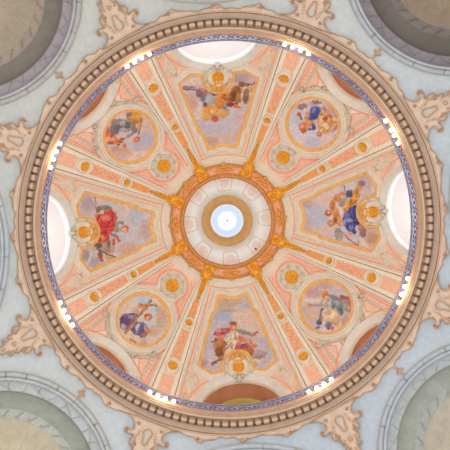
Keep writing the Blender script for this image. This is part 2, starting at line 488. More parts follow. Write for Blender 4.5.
for (la, dd, rad), nm, lab, pal, sd_ in zip(ARCH, ('wall_top_right', 'wall_bottom_right', 'wall_bottom_left', 'wall_top_left'),
        ('dark brown vault behind round moulded arch at the upper right corner', 'grey green vault behind round moulded arch at the lower right corner',
         'pale green vault with cream middle behind round arch at the lower left corner', 'dark grey vault with beige middle behind round arch at the upper left corner'),
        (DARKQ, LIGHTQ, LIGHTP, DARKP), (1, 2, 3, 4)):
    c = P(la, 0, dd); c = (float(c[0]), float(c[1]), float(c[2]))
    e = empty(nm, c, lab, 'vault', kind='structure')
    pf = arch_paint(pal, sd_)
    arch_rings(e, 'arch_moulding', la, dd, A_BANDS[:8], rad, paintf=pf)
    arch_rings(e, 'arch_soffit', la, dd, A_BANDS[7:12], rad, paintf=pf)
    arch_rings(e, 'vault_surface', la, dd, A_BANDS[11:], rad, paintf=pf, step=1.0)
C_BANDS = [(r + 60 if r > 60 else r * 2, h) for (r, h) in A_BANDS if r > 70] + [(60, 1.3), (.05, 1.5)]
for (la, dd, rad), nm, lab in zip(CARD, ('wall_top', 'wall_right', 'wall_bottom', 'wall_left'),
        ('grey moulded arch touching the picture edge above the cornice', 'grey moulded arch just beyond the cornice at the right edge',
         'pale moulded arch with green ties below the cornice', 'faint moulded arch with green ties at the left edge')):
    c = P(la, 0, dd); e = empty(nm, tuple(float(q) for q in c), lab, 'arch', kind='structure')
    base = arch_paint(LIGHTQ if nm != 'wall_top' else DARKP, 9)
    pf = lambda rho, ang, b=base: b(np.where(rho > 130, rho - 60, rho / 2), ang * 1.6)
    arch_rings(e, 'arch_moulding', la, dd, C_BANDS[:8], rad, paintf=pf, n=640)
    arch_rings(e, 'vault_surface', la, dd, C_BANDS[7:], rad, paintf=pf, n=640)

# ------------------------------------------------------------------ CORNICE
def pz(px, z): return (px * z / F, z)
cor = empty('trim_1', (0, 0, 19.8), 'round tan and brown stucco cornice at the foot of the dome', 'cornice', kind='structure')
lathe('outer_bead', [pz(213.2, 19.3), pz(213, 19.2), pz(212.2, 19.15), pz(211.4, 19.2), pz(211, 19.3)], TAN, cor, smooth=True)
lathe('thin_bead', [pz(211, 19.3), pz(210.6, 19.22), pz(209.8, 19.2), pz(209.4, 19.32)], BORDD, cor, smooth=True)
lathe('fascia', [pz(209.4, 19.32), pz(208.6, 19.36), pz(205.6, 19.44), pz(205.2, 19.40), pz(204.8, 19.50)], FASC, cor)
lathe('modillion_bed', [pz(204.9, 19.46), pz(204.6, 19.86), pz(196.6, 19.93), pz(196.2, 19.70)], TAND, cor)
lathe('inner_moulding', [pz(196.4, 19.66), pz(195.6, 19.60), pz(194.6, 19.62), pz(194.2, 19.74), pz(193.6, 19.74), pz(193.2, 19.72)], TAN, cor)
lathe('drip_moulding', [pz(193.2, 19.72), pz(192.8, 19.86), pz(192, 19.9), pz(191.2, 19.90), pz(190.8, 19.98), pz(190.2, 20.0), pz(190.0, 20.12), (8.46, 20.22), (9.05, 20.24)], mat('rosy_tan_stucco', (206, 172, 148), var=.06), cor)
# modillions
def modillion_mesh():
    mb = MB()      # local frame: +x outward, z up; a scrolled bracket hanging under the bed
    prof = [(-.18, .02), (-.18, -.12), (-.15, -.20), (-.08, -.235), (-.01, -.21), (.05, -.15), (.11, -.12), (.16, -.10), (.18, -.05), (.18, .02)]
    w = .112; V = [(x, -w, z) for x, z in prof] + [(x, w, z) for x, z in prof]
    n = len(prof); Fc = [(i, i + 1, n + i + 1, n + i) for i in range(n - 1)] + [tuple(range(n))[::-1], tuple(range(n, 2 * n))]
    mb.add(V, Fc)
    for s in (-1, 1):          # side volutes
        V = []; m = 10
        for k, rad in enumerate((.07, .05, .0)):
            for i in range(m): V.append((-.09 + rad * math.cos(2 * PI * i / m), s * (w + (.0, .02, .024)[k]), -.14 + rad * math.sin(2 * PI * i / m)))
        Fc = [(k * m + i, k * m + (i + 1) % m, (k + 1) * m + (i + 1) % m, (k + 1) * m + i) for k in range(2) for i in range(m)]
        mb.add(V, Fc)
    # small abacus above
    V = [(x, y, z) for z in (.02, .07) for (x, y) in ((-.20, -w - .02), (.2, -w - .02), (.2, w + .02), (-.2, w + .02))]
    mb.add(V, [(0, 1, 2, 3), (4, 5, 6, 7), (0, 1, 5, 4), (1, 2, 6, 5), (2, 3, 7, 6), (3, 0, 4, 7)])
    me = bpy.data.meshes.new('modillion'); me.from_pydata(mb.v, [], mb.f); me.materials.append(MODM); me.update(); return me
MODME = modillion_mesh(); NM = 152
for i in range(NM):
    a = 2 * PI * (i + .5) / NM; o = bpy.data.objects.new('modillion', MODME); C.objects.link(o)
    R = 200.8 * 19.98 / F; o.location = (R * math.cos(a), R * math.sin(a), 19.86); o.rotation_euler = (0, 0, a)
    tag(o, 'small tan scrolled bracket in the ring of brackets under the round cornice', 'bracket', 'scrolled brackets under the cornice')

# ------------------------------------------------------------------ STUCCO BORDER outside the cornice
def border_r(l):
    """outer edge radius of the border at local angle l (deg)"""
    a = abs((l + 45) % 90 - 45); r = 214.8
    r += 4.0 * math.exp(-(a / 1.7) ** 2)
    r += 5.2 * math.exp(-abs((a - 11.5) / 3.3) ** 3) + 1.3 * math.cos((a - 11.5) * 1.6) * math.exp(-abs((a - 11.5) / 4) ** 4)
    b = 45 - a
    r += 5.0 * math.exp(-abs((b - 7.6) / 2.9) ** 3) + 1.5 * math.exp(-((b - 2.6) / 1.0) ** 2) + 1.8 * math.exp(-((b - 12) / 1.1) ** 2)
    r += 3.2 * math.exp(-(b / 1.2) ** 2)
    r += 5 * math.exp(-((a - 25.2) / 4.2) ** 2) + .5 * math.sin(math.radians(l) * 96)
    return r
bd = empty('trim_2', (0, 0, 19.2), 'scalloped pink tan stucco border lying around the cornice', 'border', kind='structure')
n = 1080; V = []; Fc = []
for i in range(n):
    l = 360.0 * i / n; ro = border_r(l); t = math.radians(l - ROT)
    for (r, h) in ((212.3, .0), (212.4, .06), (213.5, .08), (ro - 1.2, .06), (ro - .5, .05), (ro, 0)):
        V.append(pend_np(r * math.sin(t), -r * math.cos(t), h))
for i in range(n):
    j = (i + 1) % n
    for k in range(5): Fc.append((i * 6 + k, i * 6 + k + 1, j * 6 + k + 1, j * 6 + k))
obj('relief_plate', V, Fc, BORD, bd)
mb = MB(); V = []
PS = lambda lam_, x, y, h: pend_np(x, y, h)
sweep(mb, PS, 0, [(border_r(360 * i / n) * math.sin(math.radians(360 * i / n - ROT)), -border_r(360 * i / n) * math.cos(math.radians(360 * i / n - ROT))) for i in range(n)], ROUND(.45, .09), closed=True)
mb.build('edge_bead', BORDD, bd)  # dark bead draws the outline and edge shade of the relief
mb = MB()
def pol(l, r): l = math.radians(l); return (r * math.sin(l), r * math.cos(l))
for la in (0, 90, 180, 270):
    for s in (-1, 1):
        x, y = pol(s * 11.5, 216.8)
        scroll(mb, P, la, x + s * 3, y - s * 0, 2.4, 0 if s < 0 else PI, 1.2, .5, .09, sgn=-s, base=.06)
        pts = [pol(s * a, 216.5 + 1.8 * math.sin((a - 8) / 6 * PI)) for a in np.linspace(8, 14, 9)]
        sweep(mb, P, la, pts, ROUND(.5, .09, .07), taper=lambda t: math.sin(PI * (.15 + .7 * t)))
    blob(mb, P, la, 0, 216.5, 2.6, 1.5, 0, .1, base=.06); blob(mb, P, la, 3.6, 215.6, 1.8, .8, .3, .08, base=.06); blob(mb, P, la, -3.6, 215.6, 1.8, .8, -.3, .08, base=.06)
for la in (45, 135, 225, 315):
    for s in (-1, 1):
        x, y = pol(s * 7.4, 216.6); scroll(mb, P, la, x, y, 2.6, PI / 2, 1.3, .5, .09, sgn=s, base=.06)
        x, y = pol(s * 2.8, 216); blob(mb, P, la, x, y, 1.2, .9, 0, .08, base=.06)
mb.build('scroll_relief', BORDD, bd)

POS8 = {25.2: 'upper right, nearer the top', 64.8: 'upper right, nearer the right', 115.2: 'lower right, nearer the right', 154.8: 'lower right, nearer the bottom',
        205.2: 'lower left, nearer the bottom', 244.8: 'lower left, nearer the left', 295.2: 'upper left, nearer the left', 334.8: 'upper left, nearer the top'}
RIBS = list(POS8)
def ctr(S, la, x, y): return tuple(float(q) for q in S(la, x, y, 0))
# eight big cartouches
half = [(28, 213), (22, 215), (17.5, 218), (15.2, 221.6), (14.6, 225.4), (16.4, 228.4), (19.4, 228.4), (20.6, 226.6), (22.6, 227.2), (23.6, 229.4), (22.6, 231.8), (19.8, 232.8), (16.8, 232), (14.4, 230.6), (12.8, 232.4),
        (13.6, 235.6), (15.4, 237.6), (14.2, 241.4), (11, 242.6), (8.2, 243.8), (10.4, 247.2), (8.6, 249.8), (5.4, 249.4), (5.4, 252.4), (9.2, 254.2), (8.6, 256.6), (4.6, 256), (3.0, 258.6), (4.4, 262.4), (1.6, 264.2), (0.4, 266)]
CART = mirror(half)
for la in RIBS:
    e = empty('stucco_cartouche', ctr(P, la, 0, 230), 'stucco cartouche with keyhole field outside the cornice, ' + POS8[la], 'cartouche', 'scrolled stucco cartouches outside the cornice')
    out = smooth_path(CART, closed=True, it=1)
    mb = MB(); plate(mb, P, la, out, .085, bevel=.6, inner=(0, 226), base=.0, step=2.0); mb.build('plate', BORD, e)
    mb = MB(); i0 = 0
    sweep(mb, P, la, out, ROUND(.55, .13, .02), closed=True); mb.build('edge_bead', BORDD, e)  # darker rim paints in outline and edge shade of the cartouche
    mb = MB(); key = smooth_path([(-4.6, 226), (-3.8, 222.6), (0, 221), (3.8, 222.6), (4.6, 226), (3, 230), (2, 233), (2.6, 236), (0, 238), (-2.6, 236), (-2, 233), (-3, 230)], True, 2)
    plate(mb, P, la, key, .03, bevel=.4, base=.085); mb.build('keyhole_field', KEYM, e)
    mb = MB(); sweep(mb, P, la, key, ROUND(.8, .14, .07), closed=True); mb.build('keyhole_rim', BORDD, e)
    for s in (-1, 1):
        mb = MB(); scroll(mb, P, la, s * 21, 230.2, 2.2, -PI / 2, 1.1, .7, .12, sgn=s, base=.06); mb.build('scroll', BORDD, e)
        mb = MB(); scroll(mb, P, la, s * 9.2, 239.4, 3.0, -PI / 2, 1.3, .6, .1, sgn=s, base=.08, lead=[(s * 8, 228), (s * 11.5, 233), (s * 10.5, 236)]); mb.build('scroll', BORDD, e)
        mb = MB(); scroll(mb, P, la, s * 12, 219.5, 2.2, 0 if s > 0 else PI, 1.2, .5, .1, sgn=-s, base=.06); mb.build('scroll', BORDD, e)
        mb = MB()
        for q in range(5): blob(mb, P, la, s * (7.3 + q * .8), 221.5 + q * 2.6, 1.1, 1.7, s * .4, .08, base=.08)
        mb.build('leaf_spray', BORD, e)
        mb = MB(); blob(mb, P, la, s * 4.5, 254.4, 1.2, 2.2, s * .8, .1, base=.07); mb.build('leaf', BORDD, e)
        mb = MB(); blob(mb, P, la, s * 6, 246.6, 1.4, 1.8, -s * .6, .1, base=.07); mb.build('leaf', BORDD, e)
    mb = MB(); blob(mb, P, la, 0, 247, 2.6, 2.6, 0, .14, base=.07, lobes=6, amp=.15, n=18); mb.build('flower', BORDD, e)
    mb = MB(); blob(mb, P, la, 0, 259, 1.4, 3.4, 0, .12, base=.06); mb.build('finial_leaf', BORDD, e)
# four small cross finials at the diagonals
for la, ps in ((45, 'upper right'), (135, 'lower right'), (225, 'lower left'), (315, 'upper left')):
    mb = MB()
    for (x, y, a, b, r) in ((0, 225.5, 1.1, 3.8, 0), (0, 225.5, 3.6, 1.1, .1), (0, 229, 1.7, 1.3, 0), (3.6, 225.6, 1.2, 1.7, 0), (-3.6, 225.6, 1.2, 1.7, 0), (0, 221.4, 1.6, 1.4, 0), (1.4, 223.6, 1.3, .7, .8), (-1.4, 223.6, 1.3, .7, -.8)):
        blob(mb, P, la, x, y, a, b, r, .09)
    o = mb.build('cross_finial', BORDD); tag(o, 'small pink brown cross-shaped stucco finial between border and %s corner arch' % ps, 'finial', 'cross finials at the corner arches')

# ------------------------------------------------------------------ WINDOWS AND NICHES IN THE DOME FOOT
EDGE = mat('blue_white_edge', (244, 250, 255), var=.02, bump=0, emit=.12)  # plaster edge with faint emission, window daylight put into the material
def arch_opening(name, la, w, label, rim_m, rev_m, pane_m, depth, lit):
    path = arch_path(w[0], w[1]); c = ctr(D, la, 0, 180)
    e = empty(name, c, label, 'window', kind='structure')
    mb = MB(); k = 7.4
    # band round the opening (path runs right foot -> crown -> left foot, so the wall side is on its left)
    sgn = 1
    prof = [(sgn * o, h) for (o, h) in ((-.6, -.05), (-.4, .06), (.6, .10), (1.2, .05), (1.6, .09), (5.6, .10), (6.0, .16), (7.2, .15), (7.6, .0))]
    sweep(mb, D, la, path, prof[2:]); mb.build('frame', rim_m, e)
    mb = MB(); sweep(mb, D, la, path, [(-1.0, -.12), (-.9, .04), (-.5, .08), (.4, .11), (.6, .10)] if lit else prof[:3]); mb.build('inner_edge', EDGE if lit else CREAM2, e)
    pts = np.array([D(la, x, y, .02) for (x, y) in path]); (ex, ey), (tx, ty) = rib_dir(la)
    n = len(pts); V = []
    steps = (0, .05, .12, .5, 1.0)
    for s in steps:
        q = pts.copy(); q[:, 0] += ex * depth * s; q[:, 1] += ey * depth * s; q[:, 2] += (.0 if s < .06 else .06) * (1 if s >= .06 else 0); V.append(q)
    V = np.concatenate(V); Fc = [(a * n + i, a * n + i + 1, (a + 1) * n + i + 1, (a + 1) * n + i) for a in range(len(steps) - 1) for i in range(n - 1)]
    obj('reveal', V, Fc, rev_m, e)
    # closing pane or blind wall
    q = pts.copy(); q[:, 0] += ex * depth * .98; q[:, 1] += ey * depth * .98
    m = q.mean(0); V = list(q) + [m]; Fc = [(i, (i + 1) % n, n) for i in range(n)]
    obj('pane' if lit else 'blind_wall', V, Fc, pane_m, e, smooth=False)
    return e, pts, (ex, ey), (tx, ty)
PANE = emis('daylight_pane', (240, 246, 255), 1.9)
CW = [(0, 'bright arched window at the top of the dome foot, above the gold and grey fresco'), (90, 'bright arched window at the right of the dome foot, behind the railing'),
      (270, 'bright arched window at the left of the dome foot, behind the railing')]
for i, (la, lab) in enumerate(CW):
    e, pts, er, et = arch_opening('window_%d' % (i + 1), la, WIN, lab, WHITE, REVEAL, PANE, 1.25, True)
    for k in (-1.35, -.45, .45, 1.35):       # glazing bars standing just inside the pane
        b = MB(); x0, z0, z1 = k, 20.6, 23.9 - abs(k) * .5; R = 9.0 + 1.2
        for (a, bb) in (((-.03), (.03)),):
            V = [(er[0] * (R + dr) + et[0] * (x0 + a2), er[1] * (R + dr) + et[1] * (x0 + a2), z) for z in (z0, z1) for dr in (-.03, .03) for a2 in (a, bb)]
            b.add(V, [(0, 1, 5, 4), (1, 3, 7, 5), (3, 2, 6, 7), (2, 0, 4, 6), (0, 2, 3, 1), (4, 5, 7, 6)])
        b.build('glazing_bar', FASC, e, smooth=False)
OLIVE = mat('olive_yellow_wall', (196, 170, 84), var=.1, scale=1.0)  # passage ceiling's yellow, with its lamp light put into the colour
e, pts, er, et = arch_opening('window_4', 180, WIN, 'dim arched opening at the bottom of the dome foot with brown vault', WHITE, BROWN, BROWN, 1.6, False)  # brown here paints in the shade of a covered window
mb = MB(); n = 24; V = []; Fc = []          # a lower inner vault seen through the opening
for i in range(n + 1):
    t = PI * i / n
    for (dr, k) in ((.25, 1.0), (.30, .9), (1.2, .86), (1.5, .80)):
        u = 1.55 * k * math.cos(t); z = 21.2 + 2.45 * k * math.sin(t); R = 9 + dr
        V.append((er[0] * R + et[0] * u, er[1] * R + et[1] * u, z))
for i in range(n):
    for k in range(3): Fc.append((i * 4 + k, i * 4 + k + 1, (i + 1) * 4 + k + 1, (i + 1) * 4 + k))
mb.add(V, Fc); mb.build('inner_vault', OLIVE, e)
for i, (la, lab) in enumerate([(45, 'terracotta blind niche in the dome foot at the upper right'), (135, 'terracotta blind niche in the dome foot at the lower right'),
                               (225, 'terracotta blind niche in the dome foot at the lower left'), (315, 'terracotta blind niche in the dome foot at the upper left')]):
    arch_opening('window_%d' % (i + 5), la, NIC, lab, WHITE, BROWN, BROWN, .9, False)

# ------------------------------------------------------------------ RIBS
INLAY = mat('salmon_inlay', (246, 190, 154), var=.14, scale=7, rgb2=(232, 164, 124))
INLAYP = mat('pale_pink_inlay', (248, 204, 180), var=.12, scale=7, rgb2=(240, 176, 146))
INLO = mat('ochre_inlay', (244, 178, 112), var=.12, scale=8, rgb2=(228, 152, 84))
def rosette_parts(e, la, x, y, r, pet=6, ring=True, ringmat=None, name='rosette', h0=.10):
    """gilded flower in a pale ring; returns nothing, adds children"""
    if ring:
        mb = MB(); disc(mb, D, la, x, y, [(r * .82, h0 * .5), (r * .9, h0 + .06), (r * 1.12, h0 + .10), (r * 1.25, h0 + .03), (r * 1.32, 0)], n=32); mb.build('medallion_ring', ringmat or CREAM, e)
    mb = MB(); disc(mb, D, la, x, y, [(0.01, h0 * .7), (r * .5, h0 * .7), (r * .86, h0 * .75), (r * .96, h0 + .05), (r * 1.0, h0 * .6)], n=32)
    for k in range(pet):
        a = 2 * PI * k / pet + .3; blob(mb, D, la, x + r * .5 * math.cos(a), y + r * .5 * math.sin(a), r * .36, r * .2, a, .09, n=8, m=3, base=h0 * .7)
    blob(mb, D, la, x, y, r * .24, r * .24, 0, .14, n=8, m=3, base=h0 * .7)
    return mb.build(name, GOLD, e)
for la in RIBS:
    e = empty('dome_rib', ctr(D, la, 0, 125), 'cream dome rib with salmon inlays and gold rosettes, ' + POS8[la], 'rib', 'cream ribs rising to the dome ring')
    rs_ = list(np.arange(56, 190.5, 2.2)); prof = [(-RW, 0), (-RW, .10), (-4.5, .13), (-4.05, .13), (-3.95, .05), (-3.75, .05), (-3.65, .16), (-2.35, .16), (-2.2, .11), (0, .11)]
    prof = prof + [(-a, h) for (a, h) in reversed(prof[:-1])]
    shade = {.0: (214, 196, 170), .10: (236, 226, 208), .13: (238, 230, 214), .05: (206, 188, 162), .16: (240, 232, 218), .11: (236, 218, 194)}  # darker groove tones paint the crease shade into the rib
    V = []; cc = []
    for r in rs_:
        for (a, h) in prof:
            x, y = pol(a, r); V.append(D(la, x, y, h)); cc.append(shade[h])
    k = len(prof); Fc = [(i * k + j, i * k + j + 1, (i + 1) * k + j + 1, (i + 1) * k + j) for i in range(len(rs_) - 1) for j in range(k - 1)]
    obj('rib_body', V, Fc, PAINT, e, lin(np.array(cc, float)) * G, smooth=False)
    for (r0, r1, m_) in ((166.5, 188, INLAYP), (117.5, 149, INLAY), (86, 104.5, INLO)):
        mb = MB(); w = 1.85
        out = [pol(w, r0), pol(w, r1), pol(-w, r1), pol(-w, r0)]
        plate(mb, D, la, out, .05, bevel=.5, base=.11, step=2.5); pn = mb.build('inlay_panel', m_, e)
        mb = MB(); cx = 0
        for q in range(int((r1 - r0) / 5)):           # relief vine on the inlay
            yy = r0 + 3 + q * 5; wob = math.radians(.7) * yy * (1 if q % 2 else -1)
            blob(mb, D, la, wob, yy, 1.3, .7, .6 if q % 2 else -.6, .05, n=7, m=2, base=.15)
            blob(mb, D, la, -wob * .6, yy + 2.2, .7, 1.3, 0, .04, n=7, m=2, base=.15)
        mb.build('vine_relief', m_ if m_ is not INLAY else mat('deep_salmon', (240, 166, 126), var=.1, scale=8), pn)
    rosette_parts(e, la, 0, 157.3, 6.1, h0=.24)
    rosette_parts(e, la, 0, 110.6, 4.3, pet=5, h0=.24)
    # gilded bracket and leaf drop at the head of the rib
    mb = MB(); plate(mb, D, la, smooth_path([(-4.2, 62), (-2.6, 70), (-1.4, 80), (0, 88), (1.4, 80), (2.6, 70), (4.2, 62)], True, 1), .12, bevel=.8, base=.12)
    for q in range(5):
        yy = 64 + q * 4.6; ww = 2.7 - q * .4
        for s in (-1, 1): blob(mb, D, la, s * ww * .6, yy, ww * .62, 1.9, -s * .5, .16, n=8, m=3, base=.2)
        blob(mb, D, la, 0, yy + 1.8, .8, 1.8, 0, .18, n=8, m=3, base=.22)
    mb.build('leaf_drop', GOLD, e)
    mb = MB(); plate(mb, D, la, smooth_path([(-6.6, 48.5), (-7, 51), (-5.0, 53.5), (-5.6, 57.5), (-6.4, 60), (-4.6, 62.5), (0, 63.5), (4.6, 62.5), (6.4, 60), (5.6, 57.5), (5.0, 53.5), (7, 51), (6.6, 48.5)], True, 1), .34, bevel=1.0, base=.1)
    for s in (-1, 1):
        scroll(mb, D, la, s * 4.4, 60, 1.8, 0, 1.1, .7, .16, sgn=s, base=.4); scroll(mb, D, la, s * 5.2, 50.8, 1.4, PI, 1, .6, .16, sgn=-s, base=.38)
        for q in range(3): blob(mb, D, la, s * (1.4 + q * 1.1), 52 + q * 2.2, 1.0, 1.7, s * .5, .14, n=8, m=3, base=.4)
    blob(mb, D, la, 0, 55.6, 1.5, 3.4, 0, .3, base=.38); blob(mb, D, la, 0, 50.6, 1.6, 1.4, 0, .28, base=.38)
    mb.build('bracket', GOLD, e)

# ------------------------------------------------------------------ PAINTINGS
CXI, CYI = 228.5, 221.9
class Painter:
    def __init__(s, la, x, y):
        (ex, ey), (tx, ty) = rib_dir(la)
        s.u = CXI + ex * y + tx * x; s.v = CYI + ey * y + ty * x
        wx = fbm(s.u * .5 + 5, s.v * .5 + 11) - .5; wy = fbm(s.u * .5 + 71, s.v * .5 + 37) - .5
        wx2 = fbm(s.u * 1.3 + 15, s.v * 1.3 + 1, 2) - .5; wy2 = fbm(s.u * 1.3 + 1, s.v * 1.3 + 33, 2) - .5
        s.px = s.u + wx * 2.6 + wx2 * .9; s.py = s.v + wy * 2.6 + wy2 * .9
        s.c = np.zeros(x.shape + (3,)); s.o = (0, 0, 1)
    def base(s, sky, cloud, cloud2):
        s.c[:] = sky; n = fbm(s.u * .09 + 3, s.v * .09 + 8); n2 = fbm(s.u * .16 + 50, s.v * .16 + 20)
        s.c = mix(s.c, cloud, sstep(.45, .62, n)); s.c = mix(s.c, cloud2, sstep(.55, .7, n2) * .6)
    def at(s, ox, oy, k): s.o = (ox, oy, k)
    def T(s, p): return (s.o[0] + p[0] / s.o[2], s.o[1] + p[1] / s.o[2])
    def E(s, x, y, rx, ry, c, rot=0, soft=.30, w=1.0):
        cx, cy = s.T((x, y)); rx /= s.o[2]; ry /= s.o[2]; dx = s.px - cx; dy = s.py - cy
        co, si = math.cos(rot), math.sin(rot); d = np.hypot((dx * co + dy * si) / rx, (-dx * si + dy * co) / ry)
        s.c = mix(s.c, c, (1 - sstep(1 - soft, 1 + soft, d)) * w)
        if w == 1.0 and soft < .4:      # light from above left: a soft bright and a soft dark side
            d2 = np.hypot((dx * co + dy * si) / rx + .35, (-dx * si + dy * co) / ry + .35)
            s.c = mix(s.c, np.minimum(np.array(c) * 1.18 + 8, 255), (1 - sstep(.2, .9, d2)) * .35)
            s.c = mix(s.c, np.array(c) * .68, sstep(.95, 1.4, d2) * (1 - sstep(.8, 1.05, d)) * .4)
    def PO(s, pts, c, soft=.45):
        q = [s.T(p) for p in pts]; q = [tuple(p) for p in smooth_path(q, True, 1)]
        d = poly_sd(s.px, s.py, q); s.c = mix(s.c, c, 1 - sstep(-soft, soft, d))
        n = fbm(s.u * .55 + s.v * .25 + 9, s.v * .3 - s.u * .1 + 4, 3); k = 1 - sstep(-1, .2, d)
        s.c = mix(s.c, np.array(c) * .66, k * sstep(.52, .66, n) * .8)
        s.c = mix(s.c, np.minimum(np.array(c) * 1.2 + 12, 255), k * (1 - sstep(.34, .46, n)) * .7)
    def LN(s, pts, w, c, soft=.35):
        q = [s.T(p) for p in pts]; d = np.full(s.u.shape, 1e9)
        for a, b in zip(q[:-1], q[1:]): d = np.minimum(d, seg_dist(s.px, s.py, a, b))
        w = w / s.o[2] / 2; s.c = mix(s.c, c, 1 - sstep(w - soft, w + soft, d))
    def done(s):
        n = fbm(s.u * .7 + 7, s.v * .7 + 3, 3); n2 = fbm(s.u * .3 + 77, s.v * .3 + 13, 3)
        c = (s.c * .9 + np.array([232, 214, 204.]) * .1) * (.93 + .14 * n[..., None]) * (.95 + .1 * n2[..., None])
        return lin(np.clip(c, 0, 255)) * G

def p_top(p):
    p.base((198, 192, 206), (224, 202, 194), (212, 186, 182))
    p.at(170, 60, 5); E = p.E
    E(110, 110, 50, 25, (224, 204, 200), soft=.5); E(350, 90, 55, 25, (178, 158, 172), soft=.5); E(290, 385, 80, 35, (214, 186, 178), soft=.5); E(205, 405, 35, 20, (198, 158, 150), soft=.5)
    E(185, 330, 40, 45, (192, 186, 208), soft=.5); E(375, 290, 40, 45, (212, 184, 176), soft=.5); E(270, 345, 45, 25, (190, 188, 210), soft=.5)
    p.at(180, 70, 7.5)
    E(95, 215, 48, 50, (210, 178, 172), soft=.5); E(60, 130, 60, 14, (150, 122, 134), soft=.5); E(100, 258, 30, 40, (206, 164, 150), soft=.5)
    p.LN([(20, 140), (80, 148), (140, 150)], 9, (112, 86, 104)); E(150, 172, 30, 34, (124, 94, 112)); E(168, 148, 24, 12, (208, 112, 82), .3); E(186, 164, 22, 9, (214, 110, 80), .5)
    E(228, 148, 36, 28, (116, 116, 140)); E(192, 212, 36, 36, (104, 104, 130)); E(236, 218, 46, 40, (170, 170, 174)); E(214, 242, 34, 22, (182, 176, 176)); E(192, 262, 18, 20, (80, 82, 106)); E(262, 174, 25, 15, (92, 92, 126))
    p.PO([(280, 170), (350, 150), (390, 190), (380, 240), (330, 250), (330, 290), (270, 290), (280, 230)], (206, 128, 60))
    E(300, 255, 36, 34, (208, 128, 52)); E(235, 300, 58, 36, (220, 144, 62)); E(200, 350, 34, 34, (220, 166, 86)); E(330, 325, 42, 30, (222, 158, 76), -.3)
    E(250, 308, 24, 18, (236, 190, 130)); E(265, 365, 28, 26, (188, 92, 58)); E(300, 205, 20, 36, (224, 140, 70)); E(345, 272, 18, 26, (140, 142, 170), .2)
    p.at(210, 70, 9)
    E(250, 215, 62, 76, (156, 100, 52)); E(215, 215, 26, 30, (104, 62, 30)); E(262, 250, 26, 40, (176, 120, 66)); E(240, 165, 34, 26, (140, 84, 44)); E(205, 262, 26, 22, (120, 60, 34))
    E(328, 232, 44, 82, (226, 206, 190), .1); E(328, 232, 28, 72, (124, 90, 66), .1); E(332, 215, 12, 44, (150, 116, 88), .1); E(290, 125, 30, 24, (122, 88, 62)); E(335, 130, 26, 14, (150, 104, 62)); E(366, 170, 16, 26, (226, 158, 62))
    p.LN([(335, 112), (375, 130), (412, 108)], 9, (112, 76, 80)); E(412, 100, 10, 8, (200, 140, 120))
    E(188, 308, 34, 24, (142, 52, 44)); E(248, 328, 36, 13, (204, 98, 60), .2); E(240, 300, 20, 12, (170, 70, 50)); p.LN([(120, 320), (140, 350), (180, 362)], 12, (120, 128, 160)); E(55, 345, 30, 20, (226, 160, 90))
def p_left(p):
    p.base((198, 200, 212), (220, 200, 194), (208, 184, 182)); E = p.E
    p.at(70, 180, 5); E(90, 120, 40, 45, (180, 164, 180), soft=.5); E(150, 90, 40, 20, (220, 200, 196), soft=.5); E(270, 130, 45, 35, (216, 196, 192), soft=.5)
    E(335, 185, 35, 45, (184, 194, 214), soft=.5); E(385, 250, 32, 50, (200, 168, 166), soft=.5); E(290, 345, 50, 30, (208, 172, 160), soft=.5); E(250, 290, 25, 35, (186, 194, 212), soft=.5)
    E(80, 375, 30, 30, (166, 150, 158), soft=.5); E(120, 410, 30, 25, (170, 162, 176), soft=.5); p.LN([(82, 440), (100, 385), (110, 350)], 9, (206, 204, 214))
    p.at(80, 225, 8.18)
    E(120, 178, 28, 38, (182, 174, 166)); E(200, 190, 52, 44, (158, 146, 136)); E(150, 168, 30, 24, (104, 82, 68)); E(262, 172, 24, 56, (180, 164, 146)); E(235, 150, 14, 40, (120, 98, 82)); E(165, 246, 20, 34, (122, 88, 62))
    E(230, 264, 46, 14, (202, 158, 106)); E(236, 212, 18, 16, (206, 112, 80)); E(262, 212, 14, 12, (212, 150, 110)); E(182, 290, 14, 16, (192, 60, 46)); E(160, 262, 12, 12, (196, 70, 50)); p.LN([(200, 232), (292, 266)], 9, (84, 66, 52)); p.LN([(140, 200), (200, 230)], 10, (96, 72, 56))
    p.at(80, 195, 8.18)
    p.LN([(122, 10), (130, 60), (128, 120)], 9, (160, 124, 132)); E(200, 106, 62, 20, (128, 118, 108), .05); E(150, 124, 22, 22, (116, 104, 92)); E(290, 190, 14, 40, (120, 112, 110))
    E(325, 238, 34, 20, (132, 134, 120), -.4); E(302, 278, 26, 34, (134, 138, 128), .5); E(330, 262, 14, 22, (196, 196, 190)); E(276, 330, 30, 14, (126, 124, 122), .4)
    p.PO([(138, 152), (190, 160), (204, 124), (232, 132), (256, 108), (284, 132), (298, 170), (292, 250), (272, 300), (238, 330), (240, 366), (200, 396), (112, 380), (148, 330), (128, 240)], (206, 64, 64))
    E(210, 188, 46, 26, (226, 116, 106)); E(200, 250, 50, 20, (184, 46, 52), .2); E(262, 160, 16, 40, (190, 50, 50), -.3); E(186, 350, 18, 26, (232, 124, 112)); E(150, 366, 30, 12, (190, 48, 56))
    E(132, 168, 14, 18, (210, 140, 100)); E(370, 282, 34, 28, (196, 102, 66)); E(368, 290, 22, 18, (236, 176, 136)); p.LN([(300, 338), (325, 378)], 24, (206, 84, 60)); E(278, 384, 13, 32, (200, 72, 66), .2)
